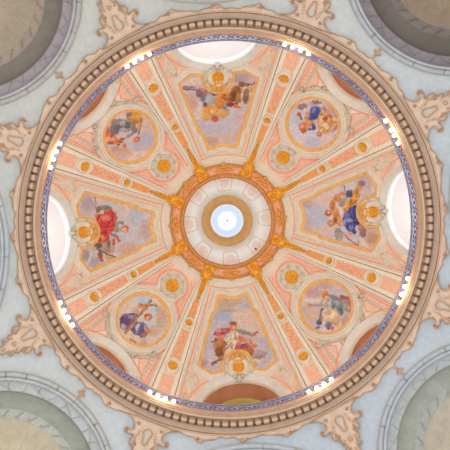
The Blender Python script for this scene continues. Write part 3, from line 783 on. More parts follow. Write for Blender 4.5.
def p_right(p):
    p.base((198, 202, 214), (222, 204, 196), (210, 188, 184)); E = p.E
    p.at(295, 160, 4.5); E(100, 250, 55, 60, (184, 192, 214), soft=.5); E(60, 200, 30, 20, (190, 168, 180), soft=.5); E(140, 180, 50, 28, (222, 200, 188), soft=.5); E(320, 90, 40, 45, (200, 178, 184), soft=.5)
    E(140, 320, 50, 25, (216, 192, 188), soft=.5); E(350, 350, 28, 30, (196, 152, 116), soft=.5); E(310, 300, 30, 50, (200, 176, 182), soft=.5); E(60, 290, 30, 25, (198, 178, 184), soft=.5)
    p.at(325, 200, 8.18)
    E(316, 268, 26, 42, (140, 100, 102)); E(300, 230, 20, 30, (168, 128, 120)); E(122, 290, 36, 46, (156, 152, 148)); E(110, 250, 26, 16, (140, 136, 128)); E(126, 322, 20, 20, (176, 172, 160)); E(190, 290, 40, 30, (206, 190, 190), soft=.5)
    p.LN([(170, 288), (205, 325), (240, 352), (280, 374)], 15, (208, 110, 84)); p.LN([(275, 370), (284, 340)], 9, (200, 110, 80)); E(214, 280, 12, 10, (214, 120, 90))
    p.at(320, 180, 8.18)
    E(340, 26, 34, 28, (148, 114, 130)); E(320, 60, 20, 24, (170, 130, 136)); p.LN([(205, 50), (212, 90)], 9, (140, 104, 96))
    E(185, 190, 22, 36, (146, 140, 146), .3); E(215, 150, 18, 28, (170, 164, 168), .3); E(150, 150, 30, 28, (218, 134, 78)); E(190, 112, 24, 18, (222, 126, 92)); E(110, 210, 22, 40, (196, 112, 50)); E(130, 150, 16, 24, (206, 122, 60))
    p.PO([(196, 200), (258, 150), (290, 80), (312, 48), (338, 52), (332, 130), (310, 195), (250, 232), (204, 276)], (212, 146, 66)); E(245, 116, 27, 28, (70, 72, 110)); E(262, 92, 14, 12, (96, 96, 130)); E(220, 215, 30, 14, (232, 170, 86), -.5)
    E(176, 260, 10, 34, (230, 212, 198)); E(136, 290, 26, 54, (204, 124, 62)); E(166, 340, 20, 46, (222, 146, 96)); E(140, 260, 16, 20, (222, 150, 90)); E(135, 330, 16, 24, (150, 84, 50))
    E(75, 272, 27, 28, (184, 86, 48)); E(80, 268, 14, 15, (230, 160, 104)); E(98, 358, 29, 23, (198, 108, 66)); E(100, 356, 15, 12, (228, 158, 112))
    p.PO([(236, 240), (292, 200), (336, 214), (322, 262), (330, 330), (292, 372), (306, 442), (240, 424), (188, 362), (196, 304)], (60, 66, 146))
    E(222, 290, 24, 30, (110, 112, 168)); E(240, 332, 34, 16, (146, 144, 186)); E(296, 252, 22, 40, (44, 52, 130)); E(262, 392, 22, 24, (110, 118, 176)); E(205, 352, 14, 22, (150, 148, 186)); E(285, 425, 14, 22, (56, 60, 130))
    E(338, 345, 24, 20, (204, 94, 50)); E(316, 356, 14, 14, (56, 40, 76)); E(350, 335, 12, 10, (226, 140, 96))
def p_bottom(p):
    p.base((190, 190, 204), (218, 194, 178), (204, 178, 166)); E = p.E
    p.at(190, 290, 4.5); E(180, 60, 60, 22, (196, 168, 152), soft=.5); E(150, 120, 40, 24, (166, 178, 208), soft=.5); E(250, 74, 40, 9, (176, 184, 208), soft=.5); E(290, 130, 46, 50, (220, 194, 174), soft=.5); E(180, 95, 40, 8, (188, 160, 150), soft=.5)
    E(85, 260, 30, 50, (190, 182, 200), soft=.5); E(330, 235, 30, 14, (180, 180, 204), soft=.5); E(100, 340, 40, 30, (206, 196, 198), soft=.5); E(60, 330, 20, 20, (176, 150, 156), soft=.5)
    p.at(205, 315, 7.5)
    E(412, 292, 56, 24, (178, 148, 152)); E(412, 350, 50, 26, (208, 188, 184)); E(400, 322, 50, 8, (142, 114, 124)); E(370, 370, 26, 18, (190, 164, 164))
    E(40, 300, 26, 30, (196, 190, 200), soft=.5); E(70, 400, 60, 20, (198, 182, 186), soft=.5)
    p.PO([(170, 172), (226, 118), (268, 146), (236, 250), (214, 312), (150, 312), (152, 230)], (216, 196, 166))
    p.LN([(240, 118), (300, 128), (350, 152), (398, 134)], 17, (146, 110, 94)); E(290, 132, 44, 15, (152, 130, 108), .3); E(370, 150, 26, 12, (176, 112, 92), -.5)
    p.PO([(68, 180), (110, 168), (152, 182), (156, 290), (122, 334), (74, 302)], (164, 104, 58)); E(112, 212, 28, 30, (180, 120, 72)); E(110, 285, 30, 26, (128, 76, 44)); p.LN([(54, 205), (90, 192)], 11, (112, 66, 40)); p.LN([(150, 205), (165, 230)], 9, (112, 66, 40))
    p.LN([(56, 370), (108, 338), (175, 330)], 18, (142, 86, 50)); p.LN([(70, 350), (90, 362)], 9, (120, 70, 44))
    E(122, 158, 44, 18, (214, 146, 108)); p.PO([(62, 152), (78, 118), (150, 94), (198, 98), (198, 130), (160, 152), (92, 166)], (194, 92, 104)); E(110, 126, 26, 10, (216, 132, 138))
    E(216, 88, 28, 28, (198, 116, 76)); E(222, 98, 16, 14, (226, 158, 118)); E(218, 66, 29, 11, (150, 82, 48)); p.LN([(195, 118), (222, 112)], 9, (206, 128, 92))
    E(284, 186, 40, 24, (220, 150, 112)); E(270, 178, 18, 20, (206, 110, 90)); p.PO([(240, 205), (292, 222), (330, 214), (378, 272), (352, 292), (250, 272), (224, 262)], (164, 76, 100)); E(256, 226, 20, 14, (196, 108, 128))
    E(310, 286, 56, 34, (176, 112, 56)); E(290, 272, 24, 14, (200, 140, 76)); E(340, 300, 20, 18, (138, 84, 46)); E(366, 238, 30, 15, (206, 118, 78), -.2); E(346, 206, 13, 24, (212, 126, 92), -.4); p.LN([(290, 180), (330, 215), (352, 236)], 13, (214, 138, 100))
def p_tl(p):
    p.base((200, 194, 206), (224, 202, 190), (214, 184, 172)); E = p.E; p.at(100, 106, 7.5)
    E(350, 250, 66, 60, (182, 180, 208), soft=.5); E(290, 300, 40, 40, (186, 182, 208), soft=.5); E(350, 150, 46, 55, (212, 186, 184), soft=.5); E(170, 350, 72, 34, (212, 170, 156), soft=.5); E(120, 320, 40, 20, (198, 150, 134), soft=.5); E(350, 325, 40, 14, (208, 176, 176), soft=.5); E(130, 80, 50, 20, (228, 208, 202), soft=.5)
    E(110, 112, 34, 20, (204, 116, 92)); E(230, 76, 34, 34, (156, 132, 104)); E(268, 88, 44, 42, (204, 142, 70)); E(290, 76, 18, 26, (228, 162, 56)); E(255, 120, 30, 20, (176, 116, 62)); E(215, 60, 20, 12, (128, 112, 96))
    p.LN([(312, 98), (302, 160), (290, 215)], 13, (150, 102, 58)); E(298, 150, 12, 30, (206, 146, 96)); E(240, 150, 30, 26, (140, 128, 120))
    E(152, 140, 68, 46, (126, 126, 130)); E(108, 176, 36, 38, (110, 110, 116)); E(172, 126, 30, 16, (168, 168, 172)); E(135, 160, 24, 22, (96, 96, 104)); E(185, 178, 44, 18, (164, 158, 156)); E(210, 140, 20, 30, (96, 94, 102))
    p.LN([(110, 222), (160, 236), (230, 200), (270, 160)], 13, (226, 198, 168)); E(265, 178, 20, 24, (118, 112, 138)); E(228, 216, 38, 13, (132, 132, 160), -.5)
    E(70, 236, 44, 42, (212, 126, 92)); E(48, 184, 24, 36, (200, 108, 90)); E(110, 258, 26, 28, (216, 130, 96)); E(60, 250, 18, 18, (238, 178, 140)); E(88, 216, 16, 14, (178, 78, 56)); E(100, 246, 12, 12, (236, 170, 130)); E(78, 276, 24, 10, (170, 76, 54)); E(150, 264, 28, 15, (190, 92, 58)); E(170, 244, 20, 8, (150, 96, 64))
    E(278, 252, 25, 22, (208, 104, 64)); E(280, 256, 13, 12, (230, 144, 100)); E(184, 296, 15, 15, (216, 120, 80)); E(140, 290, 14, 8, (160, 80, 56))
def p_tr(p):
    p.base((206, 206, 222), (226, 208, 202), (212, 190, 192)); E = p.E; p.at(287, 94, 7.5)
    E(200, 360, 66, 36, (188, 194, 216), soft=.5); E(80, 290, 50, 60, (212, 212, 226), soft=.5); E(310, 330, 50, 34, (226, 204, 198), soft=.5); E(90, 200, 24, 30, (190, 198, 220), soft=.5)
    E(120, 94, 40, 24, (142, 116, 122)); E(218, 60, 42, 16, (142, 110, 112)); E(312, 110, 48, 32, (196, 162, 154)); E(350, 160, 36, 36, (190, 164, 160)); E(180, 70, 22, 14, (190, 170, 190)); E(140, 120, 16, 20, (220, 206, 206))
    E(356, 246, 26, 26, (164, 134, 140)); E(345, 268, 18, 14, (196, 150, 130)); E(156, 160, 16, 32, (206, 148, 124)); E(166, 214, 36, 26, (214, 140, 102)); E(140, 200, 22, 18, (226, 168, 136))
    E(130, 248, 34, 34, (200, 114, 72)); E(128, 276, 22, 17, (186, 86, 46)); E(120, 244, 16, 15, (230, 160, 116)); E(162, 252, 13, 20, (226, 150, 110)); E(92, 150, 15, 19, (208, 88, 60)); p.LN([(104, 148), (114, 184)], 10, (46, 48, 82)); E(150, 180, 20, 10, (208, 120, 84), .5)
    E(190, 180, 22, 18, (70, 82, 154)); E(216, 136, 42, 50, (54, 72, 150), .3); E(206, 120, 14, 26, (110, 124, 182), .4); E(206, 248, 18, 28, (72, 72, 140)); E(180, 265, 17, 8, (76, 80, 140)); E(216, 212, 12, 14, (220, 170, 150))
    p.PO([(228, 180), (258, 118), (300, 142), (336, 152), (396, 206), (346, 262), (316, 296), (280, 300), (236, 276)], (220, 168, 110)); E(262, 200, 20, 40, (236, 196, 146), .1); E(300, 240, 24, 26, (236, 200, 156)); E(330, 220, 20, 16, (200, 140, 96))
    E(290, 183, 19, 19, (156, 92, 38)); E(247, 303, 20, 18, (188, 106, 60)); E(248, 300, 9, 8, (222, 150, 100)); E(284, 108, 22, 9, (212, 108, 78), .6); E(326, 162, 19, 13, (206, 98, 78)); E(362, 208, 24, 8, (206, 130, 104), .2)
def p_bl(p):
    p.base((200, 208, 214), (226, 208, 192), (218, 194, 176)); E = p.E; p.at(113, 292, 7.5)
    E(230, 70, 66, 34, (182, 202, 220), soft=.5); E(310, 140, 30, 50, (188, 204, 220), soft=.5); E(140, 110, 56, 44, (222, 204, 190), soft=.5); E(365, 190, 40, 90, (202, 172, 152), soft=.5); E(310, 300, 42, 44, (206, 172, 152), soft=.5); E(290, 370, 50, 34, (224, 204, 196), soft=.5)
    E(205, 375, 52, 34, (208, 188, 152)); E(130, 340, 30, 22, (214, 196, 176)); p.LN([(132, 356), (168, 382)], 13, (204, 92, 72)); E(178, 300, 36, 30, (196, 184, 176))
    E(170, 142, 26, 24, (200, 168, 144)); p.PO([(54, 188), (90, 162), (176, 160), (194, 186), (150, 236), (104, 284), (62, 292), (46, 240)], (116, 92, 132)); E(96, 216, 32, 34, (94, 72, 116)); E(140, 190, 26, 16, (150, 128, 160)); E(80, 262, 20, 22, (168, 156, 184)); E(70, 206, 12, 22, (84, 64, 106))
    p.PO([(176, 214), (206, 226), (240, 236), (266, 250), (258, 330), (240, 352), (190, 336), (136, 300), (150, 262)], (122, 110, 154)); E(186, 266, 16, 30, (196, 188, 200), .4); E(215, 290, 24, 30, (92, 82, 130)); E(245, 270, 12, 24, (158, 150, 186)); E(150, 286, 16, 16, (90, 80, 124))
    p.LN([(92, 305), (244, 122)], 19, (150, 96, 44)); p.LN([(98, 298), (246, 120)], 7, (196, 142, 74)); p.LN([(204, 98), (326, 104)], 16, (160, 106, 50)); p.LN([(244, 124), (290, 64)], 15, (166, 112, 52)); p.LN([(206, 95), (322, 100)], 5, (204, 152, 84))
    E(200, 110, 16, 10, (214, 140, 96)); E(238, 124, 22, 15, (210, 132, 90)); E(262, 190, 30, 28, (188, 104, 58)); E(260, 200, 17, 18, (232, 172, 132)); E(245, 178, 12, 14, (160, 84, 46)); E(284, 190, 9, 18, (206, 128, 76))
    E(265, 293, 19, 16, (222, 124, 52)); E(235, 322, 20, 14, (190, 106, 70)); E(260, 272, 10, 9, (180, 100, 80))
def p_br(p):
    p.base((202, 192, 206), (218, 192, 180), (204, 168, 166)); E = p.E; p.at(297, 278, 7.5)
    E(125, 112, 64, 36, (196, 160, 160), soft=.5); E(210, 62, 56, 22, (194, 164, 172), soft=.5); E(118, 172, 90, 13, (228, 212, 184), soft=.5); E(290, 100, 50, 22, (196, 190, 210), soft=.5); E(110, 270, 60, 48, (216, 182, 160), soft=.5); E(60, 240, 22, 12, (174, 182, 210), soft=.5)
    E(250, 390, 80, 24, (218, 200, 196), soft=.5); E(370, 330, 30, 50, (198, 160, 150), soft=.5)
    E(388, 200, 34, 60, (152, 118, 112)); E(370, 150, 24, 14, (128, 104, 104)); E(396, 230, 16, 30, (186, 150, 130)); E(282, 148, 42, 18, (110, 126, 138), .3); E(342, 218, 34, 36, (166, 178, 166)); E(300, 208, 54, 46, (118, 134, 148)); E(324, 256, 27, 26, (78, 102, 116)); E(268, 212, 16, 18, (90, 106, 124)); E(310, 190, 22, 18, (156, 170, 176))
    E(336, 154, 15, 21, (198, 98, 66)); E(346, 138, 14, 12, (110, 90, 90)); p.PO([(184, 176), (214, 156), (250, 152), (272, 196), (252, 240), (196, 232), (172, 208)], (190, 180, 166)); p.LN([(122, 208), (196, 206)], 22, (164, 160, 162)); E(102, 206, 17, 10, (218, 112, 76))
    E(217, 126, 27, 25, (202, 112, 42)); E(228, 148, 13, 14, (232, 172, 134)); E(202, 118, 12, 14, (224, 146, 66))
    p.LN([(192, 236), (182, 290), (168, 332)], 15, (92, 96, 116)); E(200, 300, 12, 30, (206, 168, 112)); E(262, 292, 66, 64, (222, 192, 152)); E(276, 282, 30, 34, (236, 210, 176)); E(235, 262, 28, 20, (206, 172, 136)); E(300, 330, 20, 26, (204, 166, 128)); E(270, 330, 16, 12, (196, 160, 130))
    E(170, 336, 20, 20, (78, 84, 102)); E(236, 350, 26, 24, (108, 118, 146)); E(210, 342, 14, 16, (210, 206, 216)); E(238, 378, 12, 10, (84, 96, 130)); E(268, 378, 13, 18, (206, 96, 76)); E(160, 372, 22, 8, (110, 110, 140), -.3); E(192, 300, 6, 20, (180, 130, 80))

def painted_patch(la, inside, x0, x1, y0, y1, pf, parent, pitch=.36):
    xs = np.arange(x0, x1, pitch); ys = np.arange(y0, y1, pitch); Xg, Yg = np.meshgrid(xs, ys, indexing='ij')
    p = Painter(la, Xg, Yg); pf(p); col = p.done(); ok = inside(Xg, Yg)
    px, py = bay_to_plan(la, Xg, Yg); V = dome_np(px, py, .03)
    nx, ny = Xg.shape; idx = np.arange(nx * ny).reshape(nx, ny)
    q = np.stack([idx[:-1, :-1], idx[1:, :-1], idx[1:, 1:], idx[:-1, 1:]], -1); k = ok[:-1, :-1] & ok[1:, :-1] & ok[1:, 1:] & ok[:-1, 1:]
    q = q[k]; used = np.unique(q); mp = np.full(nx * ny, -1); mp[used] = np.arange(len(used))
    return obj('painting', V.reshape(-1, 3)[used], mp[q], PAINT, parent, col.reshape(-1, 3)[used])

def shell_parts(e, la, x, y, w, d, m=GOLDS):
    """scallop shell opening towards the dome middle"""
    mb = MB(); out = [(x - w, y), (x - w * 1.02, y - d * .35), (x - w * .8, y - d * .72), (x - w * .4, y - d * .95), (x, y - d), (x + w * .4, y - d * .95), (x + w * .8, y - d * .72), (x + w * 1.02, y - d * .35), (x + w, y), (x, y + d * .3)]
    plate(mb, D, la, out, .10, bevel=.8, base=.08, inner=(x, y - d * .3))
    for k in range(9):
        a = math.radians(-90 + (k - 4) * 21); rx = w * .66 * abs(math.cos(a)) + d * .62 * abs(math.sin(a))
        cx = x + w * .62 * math.cos(a); cy = y + d * .62 * math.sin(a)
        blob(mb, D, la, cx, cy, d * .38, .95, a, .24, n=8, m=3, base=.14)
        blob(mb, D, la, x + w * .9 * math.cos(a), y + d * .9 * math.sin(a), 1.2, 1.2, 0, .22, n=8, m=3, base=.1)
    blob(mb, D, la, x, y - d * .42, 2.2, 1.6, 0, .2, base=.16, lobes=5, amp=.15, n=15)
    mb.build('shell', m, e)

PF = [(0, p_top, 'large fresco at the top: grey draped figure, golden figures and winged brown animal on clouds'),
      (90, p_right, 'large fresco at the right: figure in deep blue robe with orange cherubs on clouds'),
      (180, p_bottom, 'large fresco at the bottom: figures in rose pink with a brown lion among clouds'),
      (270, p_left, 'large fresco at the left: figure wrapped in a bright red robe on clouds')]
for la, pf, lab in PF:
    e = empty('ceiling_fresco', ctr(D, la, 0, 112), lab, 'fresco')
    painted_patch(la, lambda a, b: poly_sd(a, b, PANEL) < -1.2, -44, 44, 70, 156, pf, e)
    path = resample(PANEL, 2.2, True)
    mb = MB(); sweep(mb, D, la, path, [(3.1, .02), (2.9, .08), (2.2, .10), (1.5, .07), (.9, .12), (.1, .12), (-.1, .05)], closed=True); mb.build('gilt_frame', GOLDF, e)
    mb = MB(); sweep(mb, D, la, path, [(0.0, .06), (-.4, .13), (-2.0, .15), (-2.5, .08), (-2.9, .07), (-3.2, .13), (-4.4, .12), (-4.9, 0)], closed=True); mb.build('stucco_moulding', CREAM, e)
CNAMES = {0: 'top', 90: 'right', 180: 'bottom', 270: 'left'}
for la in (0, 90, 180, 270):
    e = empty('gilded_cartouche', ctr(D, la, 0, 147), 'gold rosette in grey scrolled stucco with a gilt shell, below the %s window' % CNAMES[la], 'cartouche')
    mb = MB(); disc(mb, D, la, 0, 147.6, [(5.4, .1), (6.3, .16), (7.0, .13), (8.2, .17), (9.4, .22), (10.8, .16), (11.6, .0)], n=40, sx=1.02, sy=.92); mb.build('medallion_ring', CREAM, e)
    rosette_parts(e, la, 0, 147, 5.9, pet=7, ring=False, h0=.16)
    shell_parts(e, la, 0, 140.6, 9.6, 8.0)
    for s in (-1, 1):
        mb = MB(); scroll(mb, D, la, s * 3.4, 157, 2.4, PI if s > 0 else 0, 1.2, .9, .16, sgn=s, base=.15); mb.build('scroll', GREYST, e)
        mb = MB(); scroll(mb, D, la, s * 12.4, 153.6, 2.3, -PI / 2, 1.1, .8, .14, sgn=s, base=.1, lead=[(s * 6, 156), (s * 9, 155.5)]); mb.build('scroll', GREYST, e)
        mb = MB(); scroll(mb, D, la, s * 11.6, 143, 1.8, PI / 2, 1.0, .7, .14, sgn=-s, base=.12); mb.build('scroll', GREYST, e)
    mb = MB(); blob(mb, D, la, 0, 160.4, 2.4, 2.0, 0, .2, base=.14, lobes=5, amp=.12, n=15); mb.build('knob', GREYST, e)

MF = [(45, p_tr, 'round fresco at the upper right: blue draped figure and children on clouds', 'upper right'),
      (135, p_br, 'round fresco at the lower right: red haired figure with arm stretched out to the left', 'lower right'),
      (225, p_bl, 'round fresco at the lower left: two figures in violet robes with a wooden cross', 'lower left'),
      (315, p_tl, 'round fresco at the upper left: figure under dark grey cloth with orange cherubs', 'upper left')]
for la, pf, lab, pos in MF:
    e = empty('round_fresco', ctr(D, la, 0, CY), lab, 'fresco')
    painted_patch(la, lambda a, b: np.hypot(a, b - CY) < 26.2, -28, 28, CY - 28, CY + 28, pf, e)
    mb = MB(); disc(mb, D, la, 0, CY, [(25.0, .02), (25.3, .09), (26.2, .10), (26.7, .06), (27.2, .11), (28.1, .11), (28.3, .05)], n=96); mb.build('gilt_frame', GOLDF, e)
    mb = MB(); disc(mb, D, la, 0, CY, [(28.1, .06), (28.5, .14), (30.2, .17), (30.6, .06), (31.0, .06), (31.3, .15), (32.8, .14), (33.3, .0)], n=96); mb.build('stucco_moulding', CREAM, e)
    # garland hugging the outer side of the medallion
    g = empty('stucco_garland', ctr(D, la, 0, CY + 35), 'grey green leafy stucco garland between %s niche and round fresco' % pos, 'garland')
    mb = MB()
    pts = [(34.5 * math.cos(math.radians(a)), CY + 34.5 * math.sin(math.radians(a))) for a in range(28, 153, 4)]
    sweep(mb, D, la, pts, ROUND(.9, .08, .02), taper=lambda t: .35 + .65 * math.sin(PI * t)); mb.build('stem', GREYST, g)
    rnd = random.Random(int(la))
    mb = MB()
    a = 30.0
    while a < 151:
        s = rnd.choice((-1, 1)); rr_ = 34.9 + s * (.6 + 1.6 * rnd.random()); t = math.radians(a)
        blob(mb, D, la, rr_ * math.cos(t), CY + rr_ * math.sin(t), rnd.uniform(1.6, 3.2), rnd.uniform(.8, 1.3), t + rnd.uniform(.5, 1.9), .09, n=8, m=3, base=.03)
        a += rnd.uniform(3, 6.5)
    mb.build('leaves', GREYST, g)
    for s in (-1, 1):
        mb = MB(); t = math.radians(90 - s * 60)
        scroll(mb, D, la, 37 * math.cos(t), CY + 37 * math.sin(t), 3.2, 0, 1.3, .8, .13, sgn=s, base=.04); mb.build('scroll', GREYST, g)
        mb = MB(); t = math.radians(90 - s * 25)
        scroll(mb, D, la, 37.6 * math.cos(t), CY + 37.6 * math.sin(t), 2.4, PI, 1.2, .7, .13, sgn=-s, base=.04); mb.build('scroll', GREYST, g)
    # hanging sprigs left and right of the niche
    for s in (-1, 1):
        mb = MB()
        for q in range(6):
            x, y = pol(s * 11.7, 158 + q * 4.2)
            blob(mb, D, la, x - 1.2, y, 1.5, .9, .5, .09, n=8, m=3); blob(mb, D, la, x + 1.2, y, 1.5, .9, -.5, .09, n=8, m=3); blob(mb, D, la, x, y + 1.6, .8, 1.5, 0, .10, n=8, m=3)
        o = mb.build('stucco_sprig', GREYST)
        tag(o, 'hanging stucco leaf sprig %s of the %s niche, seen from the dome middle' % ('right' if s > 0 else 'left', pos), 'sprig', 'leaf sprigs beside the niches')
    # small gold rosette on a scrolled stucco ring, towards the dome middle
    e = empty('gilded_rosette', ctr(D, la, 0, 85.3), 'gold rosette in grey scrollwork ring, between dome ring and %s round fresco' % pos, 'rosette', 'gold rosettes in scrollwork rings')
    mb = MB(); disc(mb, D, la, 0, 85.3, [(6.4, .06), (7.4, .12), (8.6, .08), (10.2, .12), (11.6, .08), (12.2, 0)], n=40, lobes=5, amp=.05); mb.build('medallion_ring', GREYST, e)
    rosette_parts(e, la, 0, 85.3, 6.8, pet=7, ring=False, h0=.12)
    for k in range(8):
        a = 2 * PI * k / 8 + .2; mb = MB(); scroll(mb, D, la, 10.4 * math.cos(a), 85.3 + 10.4 * math.sin(a), 2.3, a, 1.1, .7, .12, sgn=1 if k % 2 else -1, base=.06); mb.build('scroll', GREYST, e)

# acanthus stucco beside the windows (two to each large fresco)
for la in (0, 90, 180, 270):
    for s in (-1, 1):
        side = {(0, -1): 'left of the top window', (0, 1): 'right of the top window', (90, -1): 'above the right window', (90, 1): 'below the right window',
                (180, -1): 'right of the bottom opening', (180, 1): 'left of the bottom opening', (270, -1): 'below the left window', (270, 1): 'above the left window'}[(la, s)]
        e = empty('acanthus_stucco', ctr(D, la, *pol(s * 16.5, 163)), 'cream winged acanthus leaf stucco ' + side, 'ornament', 'acanthus stuccoes beside the windows')
        mb = MB()
        x0, y0 = pol(s * 17.4, 165); out = [(1.15 * p_, 1.2 * q_) for p_, q_ in [(0, -9), (4, -6), (5.4, 0), (4.4, 6), (1.8, 11), (-.6, 8), (-4, 5.5), (-6.6, 1), (-8, -4), (-5, -5), (-3.4, -8)]]
        plate(mb, D, la, smooth_path([(x0 + s * a, y0 + b) for a, b in out], True, 1), .06, bevel=.8); mb.build('leaf_body', CREAM2, e)
        mb = MB()
        for k in range(6): 
            t = k / 5; blob(mb, D, la, x0 + s * (-5 + 8 * t), y0 - 3 + 3.2 * math.sin(t * PI) - 2 * t, .9, 3.8 - 1.6 * t, s * (.9 - 1.2 * t), .11, n=8, m=3, base=.05)
        for k in range(4): blob(mb, D, la, x0 + s * (2.0 - k * .3), y0 + 3.5 + k * 2, 2.0 - k * .25, .9, s * .5, .1, n=8, m=3, base=.05)
        mb.build('leaf_ribs', CREAM, e)
        mb = MB(); scroll(mb, D, la, x0 - s * 4.8, y0 - 5, 2.6, 0, 1.3, .8, .12, sgn=s, base=.05); mb.build('scroll', CREAM2, e)
        mb = MB(); xx, yy = pol(s * 18.4, 180)
        for k in range(4): blob(mb, D, la, xx + (k % 2 - .5) * 2.0, yy - 2.4 + k * 1.8, 1.8, .9, .5 if k % 2 else -.5, .1, n=8, m=3)
        mb.build('lower_sprig', GREYST, e)

# ------------------------------------------------------------------ RING UNDER THE LANTERN
rg = empty('trim_3', (0, 0, 30), 'pink and gold moulded ring around the foot of the lantern', 'ring', kind='structure')
def ring_part(name, prof, m, n=180):
    mb = MB(); V = []; Fc = []; k = len(prof)
    for i in range(n):
        t = 2 * PI * i / n
        for (r, h) in prof: V.append(dome_np(r * math.cos(t), r * math.sin(t), h))
    for i in range(n):
        for q in range(k - 1): Fc.append((i * k + q, i * k + q + 1, ((i + 1) % n) * k + q + 1, ((i + 1) % n) * k + q))
    return obj(name, V, Fc, m, rg)
GOLDR = mat('ochre_gold_band', (226, 160, 76), rough=.5, var=.12, scale=6, rgb2=(198, 124, 44))
ring_part('outer_gold_bead', [(58, .05), (57.6, .2), (56.6, .26), (55.6, .2), (55.3, .12)], GOLDR)
ring_part('pink_band', [(55.6, .13), (54, .12), (50, .12), (48.6, .13)], mat('pink_band', (246, 186, 154), var=.1, scale=4))
ring_part('inner_gold_bead', [(48.9, .1), (48.4, .24), (47.4, .30), (46.8, .2), (46.6, .14)], GOLDR)
ring_part('tan_band', [(46.7, .14), (46.2, .2), (45.4, .2), (45.1, .16)], mat('tan_band', (222, 180, 140), var=.08, scale=4))
ring_part('gold_lip', [(45.2, .12), (44.9, .26), (44.2, .28), (43.8, .1), (43.6, -.15), (43.2, -.35)], GOLDR)
for k in range(8):
    la = 45 * k; nm = {0: 'the top', 45: 'upper right', 90: 'the right', 135: 'lower right', 180: 'the bottom', 225: 'lower left', 270: 'the left', 315: 'upper left'}[la]
    e = empty('gilded_knot', ctr(D, la, 0, 52), 'gilded ribbon knot on the pink ring around the lantern, at %s' % nm, 'ornament', 'gilded knots on the pink ring')
    for s in (-1, 1):
        mb = MB(); c = [pol(s * 4.6, 52.2)]; cx, cy = c[0]
        sweep(mb, D, la, [(cx + 3.2 * math.cos(2 * PI * i / 16), cy + 1.6 * math.sin(2 * PI * i / 16)) for i in range(16)], ROUND(.7, .12, .13), closed=True); mb.build('loop', GOLD, e)
        mb = MB(); cx, cy = pol(s * 9.4, 52); blob(mb, D, la, cx, cy, 1.5, .8, -s * .15, .12, base=.13); mb.build('tail_leaf', GOLD, e)
    mb = MB(); blob(mb, D, la, 0, 52.2, 1.8, 1.8, 0, .24, base=.13, lobes=4, amp=.2, n=16); mb.build('flower', GOLD, e)
    mb = MB(); blob(mb, D, la, 0, 58.2, 1.9, 1.6, 0, .2, base=.13, lobes=3, amp=.2, n=12); mb.build('crest', GOLD, e)

# ------------------------------------------------------------------ LANTERN
lw_ = lathe('wall_lantern', [(2.95, 29.95), (LR0 + .02, 30.12)] + [(LR0 - LDR * t, LZ0 + LDZ * t) for t in np.linspace(0, 1, 14)], mat('lantern_plaster', (238, 238, 234), var=.03, scale=1.5), n=160, smooth=True)
tag(lw_, 'cream plaster wall of the round lantern above the dome ring', 'wall', kind='structure')
PINKW = mat('pinkish_lantern_light', (232, 214, 208), var=.14, scale=2.0, rgb2=(224, 196, 192), bump=0, emit=.08)
for k in range(8):
    la = 45 * k - 1
    e = empty('window_%d' % (k + 9), ctr(L, la, 0, 37), 'pinkish lantern window number at ' + ('top', 'upper right', 'right', 'lower right', 'bottom', 'lower left', 'left', 'upper left')[k] + ' of the lantern wall', 'window', kind='structure')
    e['label'] = e['label'].replace(' number', '')
    mb = MB(); plate(mb, L, la, [(-5.8, 42.4), (-5.0, 36), (-3.4, 35.5), (-2.6, 33.8), (0, 33.2), (2.6, 33.8), (3.4, 35.5), (5.0, 36), (5.8, 42.4)], .02, bevel=.3, inner=(0, 38)); mb.build('pane', PINKW, e)
    mb = MB(); sweep(mb, L, la, [(-8.2, 42.4), (-7.0, 35.6), (-6.4, 32.2), (-5.6, 31.0), (0, 30.4), (5.6, 31.0), (6.4, 32.2), (7.0, 35.6), (8.2, 42.4)], ROUND(.5, .05)); mb.build('frame', CREAM2, e)
    for s in (-1, 0, 1):
        mb = MB(); sweep(mb, L, la, [(s * 2.4, 42.2), (s * 2.0, 34.8)], ROUND(.22, .05)); mb.build('glazing_bar', CREAM2, e)
lathe_ = lathe('trim_4', [(LR0 - LDR - .02, LZ0 + LDZ - .12), (2.04, LZ0 + LDZ + .0), (1.98, 36.34), (1.42, 36.4), (1.39, 36.34), (1.35, 36.36), (1.33, 36.75)], mat('ochre_ring', (224, 176, 116), var=.06, scale=2), n=128)
tag(lathe_, 'flat ochre ring around the painted sky at the lantern top', 'ring', kind='structure')
# painted sky bowl at the very top, brightness added as emission
nr_, nt_ = 40, 96; V = []; cc = []
for i in range(nr_ + 1):
    rr_ = 1.36 * i / nr_
    for j in range(nt_):
        t = 2 * PI * j / nt_; V.append((rr_ * math.cos(t), rr_ * math.sin(t), 36.95 - .25 * (rr_ / 1.36) ** 2))
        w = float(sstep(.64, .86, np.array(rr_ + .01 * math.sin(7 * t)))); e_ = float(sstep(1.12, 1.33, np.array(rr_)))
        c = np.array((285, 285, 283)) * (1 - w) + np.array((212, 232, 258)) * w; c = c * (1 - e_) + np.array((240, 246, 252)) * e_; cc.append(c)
Fc = np.array([(i * nt_ + j, (i + 1) * nt_ + j, (i + 1) * nt_ + (j + 1) % nt_, i * nt_ + (j + 1) % nt_) for i in range(nr_) for j in range(nt_)])
SKY = bpy.data.materials.new('painted_sky'); SKY.use_nodes = True; nt = SKY.node_tree; b = nt.nodes['Principled BSDF']
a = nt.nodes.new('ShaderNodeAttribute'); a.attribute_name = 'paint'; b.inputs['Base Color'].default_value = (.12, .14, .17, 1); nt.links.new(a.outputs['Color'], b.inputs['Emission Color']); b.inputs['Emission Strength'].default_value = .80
o = obj('sky_disc', V, Fc, SKY, None, lin(np.array(cc)))
tag(o, 'round painted sky, pale blue with a glowing white middle, at the lantern top', 'ceiling painting')
mb = MB()     # tiny grey dove in the middle of the white
fl = lambda lam_, x, y, h: (x, y, 36.9 - h)
